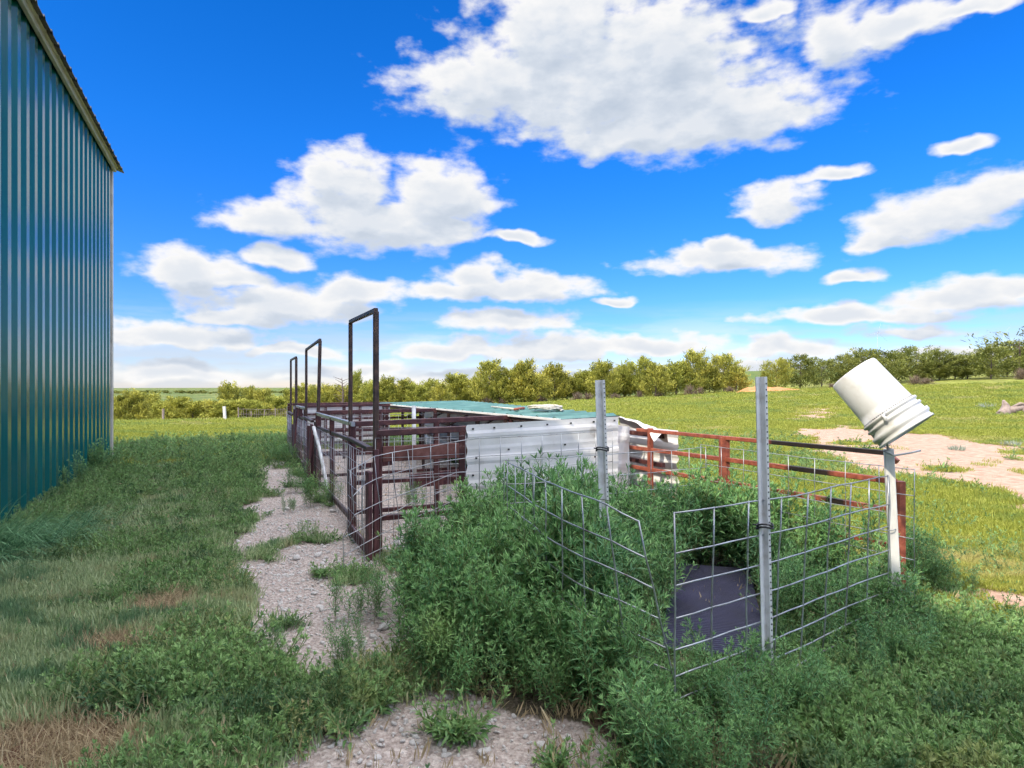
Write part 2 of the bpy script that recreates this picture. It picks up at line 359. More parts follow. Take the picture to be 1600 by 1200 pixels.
gm = bpy.data.materials.new('soil_and_turf'); gm.use_nodes = True; nt = gm.node_tree; b = nt.nodes['Principled BSDF']
lk = nt.links.new
def A(n_): return nd(nt, 'ShaderNodeAttribute', attribute_name=n_).outputs['Fac']
geo = nd(nt, 'ShaderNodeNewGeometry')
def gnoise(s, d=5, r=.6):
    n = nd(nt, 'ShaderNodeTexNoise'); n.inputs['Scale'].default_value = s; n.inputs['Detail'].default_value = d; n.inputs['Roughness'].default_value = r
    lk(geo.outputs['Position'], n.inputs['Vector']); return n.outputs['Fac']
def mixc(f, a, c):
    m = nd(nt, 'ShaderNodeMix', data_type='RGBA')
    if isinstance(f, float): m.inputs[0].default_value = f
    else: lk(f, m.inputs[0])
    for s_, v in ((6, a), (7, c)):
        if isinstance(v, tuple): m.inputs[s_].default_value = (*v, 1)
        else: lk(v, m.inputs[s_])
    return m.outputs[2]
grit = ramp(nt, gnoise(38, 8, .7), [(.28, (.17,.125,.10)), (.45, (.40,.32,.27)), (.56, (.54,.45,.39)), (.72, (.80,.72,.65))])
vor = nd(nt, 'ShaderNodeTexVoronoi'); vor.inputs['Scale'].default_value = 55; lk(geo.outputs['Position'], vor.inputs['Vector'])
peb = ramp(nt, vor.outputs['Color'], [(.2, (.28,.24,.22)), (.7, (.50,.44,.41)), (.95, (.78,.73,.68))])
grit2 = mixc(.4, grit, peb)
redsoil = ramp(nt, gnoise(6, 7, .7), [(.3, (.34,.20,.14)), (.55, (.53,.36,.27)), (.75, (.66,.50,.40))])
soilc = mixc(A('track'), grit2, redsoil)
turf = ramp(nt, gnoise(1.1, 8, .7), [(.3, (.14,.17,.03)), (.48, (.22,.25,.05)), (.62, (.30,.31,.07)), (.75, (.38,.34,.14))])
farf = ramp(nt, gnoise(.012, 6, .6), [(.35, (.06,.10,.03)), (.5, (.10,.16,.04)), (.6, (.17,.19,.06)), (.72, (.33,.29,.16))])
turf2 = mixc(A('far'), turf, farf)
turf3 = mixc(A('dry'), turf2, ramp(nt, gnoise(14, 6, .7), [(.3, (.10,.09,.035)), (.7, (.26,.23,.12))]))
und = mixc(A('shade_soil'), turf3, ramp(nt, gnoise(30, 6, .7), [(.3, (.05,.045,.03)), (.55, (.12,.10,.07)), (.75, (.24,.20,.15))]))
und2 = mixc(A('thatch'), und, ramp(nt, gnoise(45, 6, .75), [(.3, (.10,.04,.03)), (.55, (.22,.11,.075)), (.75, (.36,.23,.15))]))
tot = nd(nt, 'ShaderNodeMath', operation='ADD'); lk(A('soil'), tot.inputs[0])
n9 = nd(nt, 'ShaderNodeMath', operation='MULTIPLY_ADD'); lk(gnoise(9, 5, .7), n9.inputs[0]); n9.inputs[1].default_value = 1.0; n9.inputs[2].default_value = -.5; lk(n9.outputs[0], tot.inputs[1])
st = nd(nt, 'ShaderNodeMapRange', interpolation_type='SMOOTHSTEP'); lk(tot.outputs[0], st.inputs[0]); st.inputs[1].default_value = .3; st.inputs[2].default_value = .6
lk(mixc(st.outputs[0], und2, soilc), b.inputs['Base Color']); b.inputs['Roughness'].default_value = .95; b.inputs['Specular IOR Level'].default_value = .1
hb = nd(nt, 'ShaderNodeMath', operation='ADD'); lk(gnoise(40, 8, .7), hb.inputs[0]); lk(vor.outputs['Distance'], hb.inputs[1])
bump(nt, b, hb.outputs[0], .8, .02)
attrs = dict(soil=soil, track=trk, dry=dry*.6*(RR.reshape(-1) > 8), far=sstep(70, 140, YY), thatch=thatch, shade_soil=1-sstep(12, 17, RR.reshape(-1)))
def sub(name, sel, kind_label, cat):
    q = quads[sel]; u, inv_ = np.unique(q, return_inverse=True)
    me = mesh_np(name, verts[u], inv_.reshape(q.shape), gm, {a: v[u] for a, v in attrs.items()})
    o = bpy.data.objects.new(name, me); COL.objects.link(o); return tag(o, kind_label, cat, kind='structure')
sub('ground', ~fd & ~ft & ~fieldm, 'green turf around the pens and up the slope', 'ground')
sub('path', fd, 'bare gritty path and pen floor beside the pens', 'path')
sub('dirt_track', ft, 'pinkish bare dirt track across the grass on the right', 'track')
sub('fields', fieldm, 'distant green and tan fields reaching the horizon', 'fields')

# ------------------------------------------------------------------ materials
M = {}
M['rust'] = paint('brown_red_steel', [(.3,(.040,.014,.016)),(.5,(.075,.026,.027)),(.62,(.12,.042,.036)),(.75,(.24,.16,.15))], 14, .5, .1, .3, .002)
M['redrail'] = None
M['wood'] = paint('stained_board', [(.3,(.042,.014,.020)),(.5,(.085,.030,.036)),(.7,(.15,.06,.06))], 9, .75, 0, .5, .003, stretch=(3,3,.4))
M['plank'] = paint('weathered_plank', [(.3,(.07,.025,.02)),(.5,(.15,.055,.045)),(.7,(.24,.12,.10))], 8, .8, 0, .5, .003)
M['galv'] = paint('galvanised_wire', [(.28,(.16,.09,.06)),(.38,(.30,.30,.31)),(.6,(.44,.46,.48)),(.75,(.56,.58,.60))], 9, .38, .65, 0)
M['post'] = paint('white_painted_steel', [(.26,(.30,.22,.16)),(.34,(.50,.49,.47)),(.5,(.64,.65,.66)),(.7,(.74,.74,.73))], 14, .45, .1, .15, .001)
M['paintwood'] = paint('chalky_white_post', [(.28,(.32,.28,.24)),(.42,(.62,.60,.56)),(.7,(.80,.79,.75))], 16, .7, 0, .3, .002, stretch=(1,1,.3))
M['plastic'] = paint('white_bucket_plastic', [(.25,(.32,.28,.23)),(.35,(.55,.53,.49)),(.5,(.63,.62,.60)),(.75,(.67,.66,.64))], 9, .4, 0, .15, .001, detail=10)
M['sheet'] = paint('white_metal_sheet', [(.27,(.42,.38,.33)),(.38,(.68,.66,.64)),(.72,(.78,.77,.76))], 5, .42, .05, .12, .002, detail=9)
M['roofgreen'] = paint('green_roof_sheet', [(.3,(.035,.115,.10)),(.5,(.055,.17,.145)),(.72,(.13,.26,.23))], 3, .32, .15, .1, .002)
M['barnroof'] = paint('brown_roof_sheet', [(.3,(.07,.06,.055)),(.6,(.14,.12,.10))], 6, .5, .2, .1)
M['trim'] = paint('cream_trim', [(.3,(.42,.38,.30)),(.6,(.58,.54,.46))], 6, .4, .1, .05)
M['black'] = paint('black_rubber', [(.3,(.012,.012,.014)),(.7,(.03,.03,.033))], 20, .6)
M['rope'] = paint('white_rope', [(.3,(.32,.29,.24)),(.6,(.58,.55,.49))], 40, .9, 0, .6, .004)
M['stone'] = paint('pale_stone', [(.3,(.36,.33,.31)),(.5,(.60,.57,.54)),(.75,(.80,.78,.74))], 12, .9, 0, .6, .01)
M['bark'] = paint('bark', [(.3,(.06,.045,.035)),(.6,(.15,.11,.09)),(.75,(.24,.19,.16))], 12, .9, 0, .8, .02)
M['twig'] = paint('grey_twig', [(.3,(.20,.15,.12)),(.6,(.36,.28,.24))], 12, .9, 0, 0)
M['dark_steel'] = paint('dark_weathered_steel', [(.3,(.035,.022,.02)),(.55,(.075,.045,.038)),(.75,(.15,.08,.05))], 22, .5, .3, .3, .002)
M['clay'] = paint('orange_clay', [(.3,(.40,.15,.05)),(.6,(.62,.27,.11))], .9, .95, 0, .8, .1)
M['white'] = paint('turbine_hazed', [(.3,(.36,.38,.42)),(.6,(.42,.45,.5))], 1, .5, 0, 0)  # white dulled to grey-blue: distance haze is put into the colour
def rail_fn(nt, b):                      # red enamel, turning black over a length near the free end
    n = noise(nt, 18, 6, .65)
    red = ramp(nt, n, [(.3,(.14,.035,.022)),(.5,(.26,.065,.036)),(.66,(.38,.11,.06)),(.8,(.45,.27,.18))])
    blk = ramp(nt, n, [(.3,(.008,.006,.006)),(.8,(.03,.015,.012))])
    a_ = nd(nt, 'ShaderNodeAttribute', attribute_name='blackspan'); mm = nd(nt, 'ShaderNodeMix', data_type='RGBA')
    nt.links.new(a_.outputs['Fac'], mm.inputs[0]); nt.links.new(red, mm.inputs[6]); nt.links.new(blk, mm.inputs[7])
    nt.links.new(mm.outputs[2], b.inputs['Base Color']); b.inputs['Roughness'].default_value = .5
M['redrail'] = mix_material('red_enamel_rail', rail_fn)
def barn_fn(nt, b):
    n = noise(nt, 1.5, 6, .6, stretch=(1,1,.25))
    nt.links.new(ramp(nt, n, [(.3,(.004,.080,.080)),(.6,(.006,.105,.10)),(.75,(.010,.13,.12))]), b.inputs['Base Color'])
    b.inputs['Roughness'].default_value = .17; b.inputs['Metallic'].default_value = 0; b.inputs['IOR'].default_value = 1.55
    b.inputs['Coat Weight'].default_value = .15; b.inputs['Coat Roughness'].default_value = .2
    bump(nt, b, noise(nt, 1.2, 3, .5), .25, .02)
M['barnwall'] = mix_material('teal_ribbed_sheet', barn_fn)
def mat_fn(nt, b):
    nt.links.new(ramp(nt, noise(nt, 4, 6), [(.3,(.006,.006,.030)),(.55,(.014,.014,.055)),(.75,(.045,.045,.10))]), b.inputs['Base Color'])
    b.inputs['Roughness'].default_value = .5; bump(nt, b, noise(nt, 60, 3), .3, .002)
M['mat'] = mix_material('ribbed_rubber_mat', mat_fn)

# ------------------------------------------------------------------ barn
C0 = Vector((-7.2, 11.44)); BL = 27.0; BW = 12.0; EAVE = 5.24
bz0 = float(height(C0.x, C0.y)) - .05
def bp(a, w, z): p = C0 - D2*a - N2*w; return Vector((p.x, p.y, z))    # a: back along the wall, w: into the barn
barn = thing('barn', 'tall teal ribbed metal barn with cream eave trim at left', 'barn', (C0.x, C0.y, bz0))
mb = MB()
pitch = .305; prof = []
a = 0.06
while a < BL:
    prof += [(a, 0), (a+.09, 0), (a+.145, .045), (a+.25, .045), (a+.305, 0)]; a += pitch
pts = []
for (aa, o) in prof: pts.append((aa, -o))
vs = []
for (aa, o) in pts:
    vs.append(bp(aa, o, bz0)); vs.append(bp(aa, o, EAVE))
mb.add(vs, [(2*k, 2*k+2, 2*k+3, 2*k+1) for k in range(len(pts)-1)])
mb.cur = 1
for q in range(0, int(BL/.305)):
    for zz in (.35, 1.5, 2.6, 3.7, 4.8): mb.box(bp(.06+.05+q*.305, -.004, zz), (.014, .014, .014), .4)
mb.build('wall', [M['barnwall'], M['galv']], barn)
mb = MB()                                                # other walls
RZ = EAVE + BW/2*.333
mb.add([bp(.03, .02, bz0), bp(.03, BW, bz0), bp(.03, BW, EAVE), bp(.03, BW/2, RZ), bp(.03, .02, EAVE)], [(0,1,2,3,4)])
mb.add([bp(BL, 0, bz0), bp(BL, BW, bz0), bp(BL, BW, EAVE), bp(BL, BW/2, RZ), bp(BL, 0, EAVE)], [(0,1,2,3,4)])
mb.add([bp(0, BW, bz0), bp(BL, BW, bz0), bp(BL, BW, EAVE), bp(0, BW, EAVE)], [(0,1,2,3)])
mb.build('rear_walls', M['barnwall'], barn)
mb = MB(); mb.beam(bp(0, -.01, bz0), bp(0, -.01, EAVE), .10, .10); mb.build('corner_trim', M['trim'], barn)
mb = MB()                                                # roof sheets with ribs running down to the eave
OV = .20; k = 0; ribs = []
a = -.25
while a < BL+.2:
    ribs += [(a, 0), (a+.20, 0), (a+.225, .03), (a+.255, .03), (a+.28, 0)]; a += .305
def rz(w): return EAVE + .05 + w*.333
vs = []
for (aa, o) in ribs:
    for w in (-OV, BW/2): vs.append(bp(aa, w, rz(w)+o))
    for w in (-OV, BW/2): vs.append(bp(aa, w, rz(w)+o-.012))
nf = []
for q in range(len(ribs)-1):
    s0, s1 = 4*q, 4*q+4
    nf += [(s0, s0+1, s1+1, s1), (s0+2, s1+2, s1+3, s0+3), (s0, s1, s1+2, s0+2)]
mb.add(vs, nf)
mb.add([bp(-.25, BW/2, rz(BW/2)), bp(BL+.2, BW/2, rz(BW/2)), bp(BL+.2, BW+OV, rz(-OV)), bp(-.25, BW+OV, rz(-OV))], [(0,1,2,3)])
mb.build('roof', M['barnroof'], barn)
mb = MB(); mb.beam(bp(-.02, -.085, EAVE-.02), bp(BL, -.085, EAVE-.02), .05, .13); mb.beam(bp(-.02, -.125, EAVE+.0), bp(BL, -.125, EAVE+.0), .03, .05)
mb.build('eave_trim', M['trim'], barn)

# ------------------------------------------------------------------ wire panels
HOG = [0, .15, .275, .40, .52, .62, .71, .79]           # drops below the top wire
def wire_panel(name_, label, path, ztop, zbot, group=None, r=.0037, spacing=.203, drops=None, sway=None, cat='wire fence', vr=None, mat=None, parent=None):
    """path: list of (x,y[,ztop]); stays every `spacing` metres"""
    P = [Vector((p[0], p[1])) for p in path]; zt = [p[2] if len(p) > 2 else ztop for p in path]
    seg = [0]
    for q in range(1, len(P)): seg.append(seg[-1] + (P[q]-P[q-1]).length)
    def at_(s):
        for q in range(1, len(P)):
            if s <= seg[q] or q == len(P)-1:
                t = (s-seg[q-1])/max(seg[q]-seg[q-1], 1e-6); return P[q-1].lerp(P[q], t), zt[q-1]*(1-t)+zt[q]*t
    n = max(2, round(seg[-1]/spacing)); ss = [seg[-1]*k/n for k in range(n+1)]
    drops = [d for d in (drops or HOG)]
    rn = random.Random(int(P[0].x*977) & 1023)
    base = Vector((P[0].x, P[0].y, float(height(P[0].x, P[0].y))))
    name = name_
    o = thing(name, label, cat, base, group) if parent is None else parent
    grid = []
    for k, s in enumerate(ss):
        p, z = at_(s); t = (at_(min(s+.05, seg[-1]))[0] - at_(max(s-.05, 0))[0]).normalized(); nn = Vector((t.y, -t.x))
        colp = []
        for d in drops:
            zz = max(z-d*(z/ztop if ztop else 1), zbot); w = sway(s/seg[-1], d) if sway else 0
            jx = rn.uniform(-.004, .004)
            colp.append(Vector((p.x + nn.x*(w+jx), p.y + nn.y*(w+jx), zz + rn.uniform(-.003, .003))))
        grid.append(colp)
    mb = MB()
    for colp in grid: mb.tube([colp[0] + Vector((0, 0, .004))] + colp[1:] , vr or r, 5)
    mb.build('stay_wires', mat or M['galv'], o, True)
    mb = MB()
    for q in range(len(drops)):
        row = [c[q] + Vector((0, 0, 0)) for c in grid]
        pts = []
        for a_, b_ in zip(row, row[1:]): pts += [a_, a_.lerp(b_, .5) + Vector((0, 0, rn.uniform(-.003, .003)))]
        mb.tube(pts + [row[-1]], r, 5)
    mb.build('line_wires', mat or M['galv'], o, True)
    return o

# right hand panel of the small pen (positions taken from its stays)
pd_ = [(1054,802),(1116,793),(1170,785),(1221,777),(1265,769),(1303,761),(1337,753),(1365,747),(1388,743)]
path = [((px-800)*.49/(py-600), 490/(py-600)) for px, py in pd_]
wire_panel('wire_fence', 'bright hog panel curving from the entrance gap past the near drilled post', path, .86, .02,
           'galvanised hog panels of the small pen', sway=lambda t, d: -.05*math.sin(t*3.1)*d)
pc_ = [(826,738),(843,748),(869,759),(903,772),(946,787),(987,814)]
path = [((px-800)*.49/(py-600), 490/(py-600)) for px, py in pc_]
path = [(-.03,4.05)] + path; path[-1] = (.475, 2.42, .83)
wire_panel('wire_fence', 'hog panel sunk in the tall weeds left of the entrance gap', path, .86, .02,
           'galvanised hog panels of the small pen', sway=lambda t, d: -.22*max(0, t-.72)/.28*d*1.2)
wire_panel('wire_fence', 'hog panel between the weeds and the white sheet, behind the far drilled post', [(-.05,4.08),(.21,4.19),(.58,4.42),(1.12,4.68),(1.50,4.95)], .86, .02,
           'galvanised hog panels of the small pen', r=.0028)
wire_panel('wire_fence', 'hog panel inside the red rail fence, its free end past the bucket post', [(1.52,5.15,.86),(1.77,4.71,.86),(1.96,4.26,.86),(2.07,4.08,.86),(2.18,3.9,.86),(2.30,3.66,.86)], .86, .02,
           'galvanised hog panels of the small pen', r=.0026)
# crumpled panel on the near end of the pens: stays surveyed one by one
cols = [
 (4.55, [(547,735),(551,776),(553,805),(536,840),(537,868),(537,885),(538,900),(540,930)]),
 (4.72, [(571,722),(567,759),(566,798),(567,825),(568,850),(569,870),(570,885),(571,905)]),
 (4.85, [(585,713),(588,748),(593,785),(595,808),(595,835),(594,858),(593,875),(593,893)]),
 (4.93, [(613,707),(614,740),(619,776),(622,797),(623,822),(623,842),(623,860),(623,876)]),
 (5.0,  [(637,703),(640,733),(642,767),(647,783),(649,808),(650,830),(650,850),(650,866)]),
 (5.06, [(673,698),(673,724),(678,752),(680,772),(681,795),(682,818),(682,838),(682,856)]),
 (5.12, [(712,690),(712,718),(713,738),(713,757),(713,780),(713,803),(713,823),(713,843)]),
]
for px, py in [(749,684),(782,683),(815,682),(847,680),(877,678),(904,676),(931,675),(957,673)]:
    Yc = 5.12 + (px-712)/245*.62; dz = 0
    topz = EYE-(py-600)/1000*Yc
    cols.append((Yc, [(px, 600+(EYE-(topz-d*1.0))/Yc*1000) for d in HOG]))
o = thing('wire_fence', 'crumpled hog panel across the near end of the pens, its left end curled', 'wire fence', W3(570, 870, 4.72))
mb = MB()
for Yc, ps in cols: mb.tube([W3(px, py, Yc) for px, py in ps], .0032, 5)
mb.build('stay_wires', M['galv'], o, True)
mb = MB()
for r_ in range(8): mb.tube([W3(*c[1][r_], c[0]) for c in cols], .0032, 5)
mb.build('line_wires', M['galv'], o, True)

# ------------------------------------------------------------------ drilled U posts and bucket
def uposts(name, label, bot, top, facing, group, ties, wdt=.052):
    bot, top = Vector(bot), Vector(top)
    o = thing(name, label, 'post', bot, group); d = (top-bot); ln = d.length; d.normalize()
    f = Vector((math.sin(facing), -math.cos(facing), 0)); x = d.cross(f).normalized() * -1; f = x.cross(d).normalized() * 1
    if f.y > 0: f = -f
    prof = [(-wdt/2, 0), (-wdt*.27, 0), (-wdt*.2, -.022), (wdt*.2, -.022), (wdt*.27, 0), (wdt/2, 0)]
    mb = MB(); vs = []; t = .003
    for (u, v) in prof: vs.append(bot + x*u + f*v)
    for (u, v) in prof[::-1]: vs.append(bot + x*u + f*(v - t))
    n = len(vs); vs = vs + [v + d*ln for v in vs]
    mb.add(vs, [(i_, (i_+1) % n, n+(i_+1) % n, n+i_) for i_ in range(n)] + [(q, q+1, n-2-q, n-1-q) for q in range(5)] + [(n+q+1, n+q, 2*n-1-q, 2*n-2-q) for q in range(5)])
    mb.build('channel', M['post'], o)
    mb = MB(); s = .03
    while s < ln-.02:                                    # row of punched holes down the flange
        c = bot + d*s - x*(wdt*.385) + f*.0012
        ring = [c + x*(.0034*math.cos(q*math.pi/4)) + d*(.0034*math.sin(q*math.pi/4)) for q in range(8)]
        mb.add(ring + [p + f*.001 for p in ring], [tuple(range(8, 16))] + [(q, (q+1) % 8, 8+(q+1) % 8, 8+q) for q in range(8)]); s += .0254
    mb.build('punched_holes', M['black'], o)
    for (zz, kind) in ties:
        s = (zz-bot.z)/d.z; c = bot + d*s; mb = MB()
        loop = [c + x*(math.cos(q/12*2*math.pi)*(wdt*.62)) + f*(math.sin(q/12*2*math.pi)*.028) + d*(.006*math.sin(q)) for q in range(13)]
        mb.tube(loop, .0045 if kind == 'b' else .002, 6)
        if kind == 'b':
            mb.tube([l + d*.012 for l in loop], .004, 6); mb.tube([loop[9] , loop[9]+x*.04+d*.006], .003, 5)
        mb.build('wire_tie', M['black'], o, True)
    return o
gz = lambda x, y: float(height(x, y))
uposts('fence_post', 'tall white drilled steel post in the middle of the near right wire panel', (1.085, 2.70, -.05), (1.045, 2.68, 1.38), .35, 'white drilled steel posts', [(.86-.13+.02, 'b')], .058)
uposts('fence_post', 'tall white drilled steel post in front of the white sheet wall', (.545, 3.62, -.05), (.495, 3.6, 1.372), .2, 'white drilled steel posts', [(.98, 'b'), (.70, 'w')], .058)
o = thing('fence_post', 'short chalky white post carrying the upturned bucket', 'post', (2.07, 3.45, 0))
mb = MB(); mb.beam((2.085, 3.45, -.05), (2.03, 3.45, 1.0), .046, .03, Vector((1, -.25, 0))); mb.build('shaft', M['paintwood'], o)
mb = MB()
mb.tube([(2.03+.035*math.cos(q), 3.45+.03*math.sin(q), .55+.004*q) for q in np.linspace(0, 6.5, 14)], .0022, 5)
mb.build('wire_tie', M['galv'], o, True)
mb = MB(); mb.tube([(2.0, 3.42, .985), (2.03, 3.40, .97), (2.12, 3.40, .985), (2.16, 3.38, 1.0)], [.006, .006, .006, .006], 6); mb.build('bolt', M['post'], o, True)

bb = W3(1333, 582, 3.46); bm = W3(1417, 675, 3.30); ax = (bm-bb); BLn = ax.length; ax.normalize()
o = thing('bucket', 'white plastic bucket tipped over the top of the short white post', 'bucket', bb)
h = BLn; pr = [(.0, .004), (.100, .004), (.124, .002), (.128, .010), (.1335, h*.55), (.1365, h*.68)]
for (c, w, e) in [(.70, .010, .012), (.775, .010, .010), (.90, .018, .012)]:
    rb = .1365 + (c-.68)*.03; pr += [(rb, h*c-w), (rb+e, h*c-w*.8), (rb+e+.001, h*c+w*.2), (rb+.002, h*c+w*.6)]
rt = .146
pr += [(rt, h*.965), (rt+.006, h*.975), (rt+.006, h*.998), (rt, h*1.0), (rt-.004, h*.99), (.128, h*.5), (.122, .02), (0, .018)]
mb = MB(); mb.lathe(pr, bb, ax, 56); mb.build('pail', M['plastic'], o, True)
u = ax.cross(Vector((0, 0, 1))).normalized(); w = ax.cross(u).normalized()
viewer = (Vector((0, 0, EYE)) - bb); viewer -= ax*viewer.dot(ax); viewer.normalize(); side = ax.cross(viewer).normalized()
mb = MB()
for q in range(70):
    an = q/70*2*math.pi; c = bb + ax*(h*.665) + (viewer*math.cos(an) + side*math.sin(an))*.1372
    mb.box(c, (.005, .005, .004))
mb.build('rib_dots', M['galv'], o)
mb = MB(); c1 = bb + ax*(h*.735) + (viewer*.97 + side*.2).normalized()*.153
mb.tube([c1 - ax*.02, c1, c1+ax*.015+side*.01], .009, 8); mb.build('handle_lug', M['plastic'], o, True)
mb = MB(); tip = Vector((2.0, 3.41, 1.0))
mb.tube([c1 - side*.02 - ax*.03, c1+viewer*.006, c1.lerp(tip, .5)+viewer*.02, tip], .0034, 6)
mb.tube([c1+viewer*.006+ax*.005, c1.lerp(tip, .5)+viewer*.024+side*.01, tip+Vector((.01,0,.0))], .003, 6)
mb.tube([tip + Vector((.02*math.cos(q), .012*math.sin(q), -.02+.004*q)) for q in np.linspace(0, 12, 30)], .0022, 5)
mb.build('wire_bail', M['galv'], o, True)

# ------------------------------------------------------------------ red rail fence
FR = [((1035,676),5.66),((1121,685),5.06),((1239,694.5),4.6),((1345,703.5),4.15),((1377,708),3.98)]
def fpt(s, z):                                            # s=0 by the shelter, 1 at the free end
    a_ = Vector((1.22, 5.85)); b_ = Vector((2.31, 3.96)); p = a_.lerp(b_, s); return Vector((p.x, p.y, z))
o = thing('rail_fence', 'red steel rail fence with a black stretch behind the bucket post', 'fence', fpt(1, 0))
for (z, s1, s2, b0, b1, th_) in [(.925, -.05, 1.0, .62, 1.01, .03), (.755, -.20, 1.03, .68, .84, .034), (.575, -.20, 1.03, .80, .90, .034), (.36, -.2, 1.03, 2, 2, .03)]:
    mb = MB(); n = 48
    pts = [fpt(s1+(s2-s1)*q/n, z) for q in range(n+1)]
    for q in range(n): mb.beam(pts[q], pts[q+1] if q == n-1 else pts[q+1] + (pts[q+1]-pts[q])*.02, .03, th_)
    if z > .9: mb.beam(pts[-1], pts[-1] + Vector((.04, -.06, -.05)), .03, th_)
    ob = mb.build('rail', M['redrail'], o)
    A_ = ob.data.attributes.new('blackspan', 'FLOAT', 'POINT'); co = [v.co for v in ob.data.vertices]; off = o.location
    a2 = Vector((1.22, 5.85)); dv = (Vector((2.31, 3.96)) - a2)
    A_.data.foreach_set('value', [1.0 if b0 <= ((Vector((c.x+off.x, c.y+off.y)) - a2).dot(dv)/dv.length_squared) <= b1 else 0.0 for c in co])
for s, t, z in [(.42, .075, .93), (1.04, .05, .76), (.03, .045, .95)]:
    mb = MB(); mb.beam(fpt(s, -.05) - Vector((0, 0, 0)), fpt(s, z), t, .05, Vector((1, .1, 0))); mb.build('post', M['redrail'], o)

# ------------------------------------------------------------------ goat pens
def fl(Y, z=0.0):  return Vector((-1.063 - .436*(Y-5.0), Y, z))         # front line of the pens
def nl(p, t, z):   return Vector((p.x + N2.x*t, p.y + N2.y*t, z))
def square_tube(name, parent, segs, w, mat):
    mb = MB()
    for a_, b_ in segs: mb.beam(a_, b_, w, w, Vector((N2.x, N2.y, 0)))
    return mb.build(name, mat, parent)
fr = [(5.0, 6.08, 1.915, 1.93, 0, 0, 'nearest and tallest brown steel gate arch over the pen gate'),
      (8.57, 9.75, 1.93, 1.86, -.10, .02, 'middle brown steel gate arch, its right leg leaning'),
      (11.3, 12.35, 1.81, 1.80, 0, 0, 'farthest narrow brown steel gate arch at the end of the pens')]
for (Y1, Y2, z1, z2, ln1, ln2, lab) in fr:
    pz = gz(fl(Y1).x, Y1)
    g = thing('gate_arch', lab, 'gate arch', fl(Y1, pz), 'steel arches over the pen gates')
    a_ = fl(Y1, -.06); b_ = fl(Y2, -.08); ta = fl(Y1, z1); tb = fl(Y2, z2)
    ta.x += -ln1*.5
    mb = MB(); mb.beam(a_, ta, .042, .042, Vector((N2.x, N2.y, 0))); mb.build('leg', M['dark_steel'], g)
    mb = MB(); mb.beam(b_, tb, .036, .036, Vector((N2.x, N2.y, 0))); mb.build('leg', M['dark_steel'], g)
    mb = MB(); mb.beam(ta + Vector((0, 0, .012)), tb + Vector((0, 0, .012)), .034, .034); mb.build('top_bar', M['dark_steel'], g)
# low gates: rail, boards, wire
def mesh_in(parent, p0, p1, z0, z1, sp=.1, r=.0025, shear=0, mat=None):
    ln_ = (p1-p0).length; n = max(2, round(ln_/sp)); k = max(2, round((z1-z0)/sp)); mb = MB()
    rn = random.Random(int(p0.x*1000+z1*77))
    for q in range(n+1):
        a_ = p0.lerp(p1, q/n); mb.tube([Vector((a_.x+rn.uniform(-.005,.005), a_.y, z0)), Vector((a_.x, a_.y, (z0+z1)/2)), Vector((a_.x+rn.uniform(-.005,.005), a_.y, z1))], r, 4)
    for q in range(k+1):
        z = z0+(z1-z0)*q/k; mb.tube([Vector((p0.x, p0.y, z+rn.uniform(-.006,.006)+shear)), Vector(((p0.x+p1.x)/2, (p0.y+p1.y)/2, z-.008)), Vector((p1.x, p1.y, z))], r, 4)
    return mb.build('wire_mesh', mat or M['galv'], parent, True)
gates = [(5.0, 5.75, .84, 'nearest pen gate with brown boards and square wire mesh', .06),
         (8.62, 9.4, .84, 'second pen gate with wide brown boards below the middle arch', .05),
         (11.35, 12.2, .80, 'farthest pen gate with brown boards below the last arch', .05)]
for k, (Y1, Y2, zt, lab, off_) in enumerate(gates):
    sh = Vector((-N2.x*off_, -N2.y*off_, 0))
    g = thing('pen_gate', lab, 'gate', fl(Y1)+sh, 'low board and wire gates of the pens')
    for (Yb, wdt, zz) in [(Y1-.02, .13, zt*(.80)), (Y2, .11, zt)]:
        mb = MB(); mb.beam(fl(Yb, -.03)+sh, fl(Yb, zz)+sh, .03, wdt, Vector((N2.x, N2.y, 0))); mb.build('board', M['wood'], g)
    mb = MB(); mb.beam(fl(Y1-.02, -.02)+sh*.1, fl(Y1-.02, zt)+sh*.1, .04, .05, Vector((N2.x, N2.y, 0))); mb.build('board', M['wood'], g)
    mb = MB(); mb.beam(fl(Y1-.05, zt+.012)+sh, fl(Y2+.05, zt+.02)+sh, .045, .03); mb.build('top_rail', M['dark_steel'], g)
    mb = MB(); mb.beam(fl(Y1-.03, .06)+sh, fl(Y2, .06)+sh, .03, .09); mb.build('bottom_board', M['wood'], g)
    mesh_in(g, fl(Y1)+sh*1.5, fl(Y2)+sh*1.5, .03, zt-.02, .12)
# stay boards at corners
for (Y, wdt, z, off_, lab) in [(8.4, .17, .82, .10, 'wide upright board leaning at the middle gate'), (10.9, .2, .95, .05, 'wide upright board before the farthest gate')]:
    o = thing('board', lab, 'board', fl(Y) - Vector((off_, 0, 0)))
    mb = MB(); mb.beam(fl(Y, -.03) - Vector((off_+.05, 0, 0)), fl(Y, z) - Vector((off_-.02, 0, 0)), .028, wdt, Vector((N2.x, N2.y, 0)))
    mb.beam(fl(Y+.22, -.03) - Vector((off_, 0, 0)), fl(Y+.22, z*.96) - Vector((off_, 0, 0)), .028, wdt*.7, Vector((N2.x, N2.y, 0)))
    mb.build('upright', M['wood'], o)
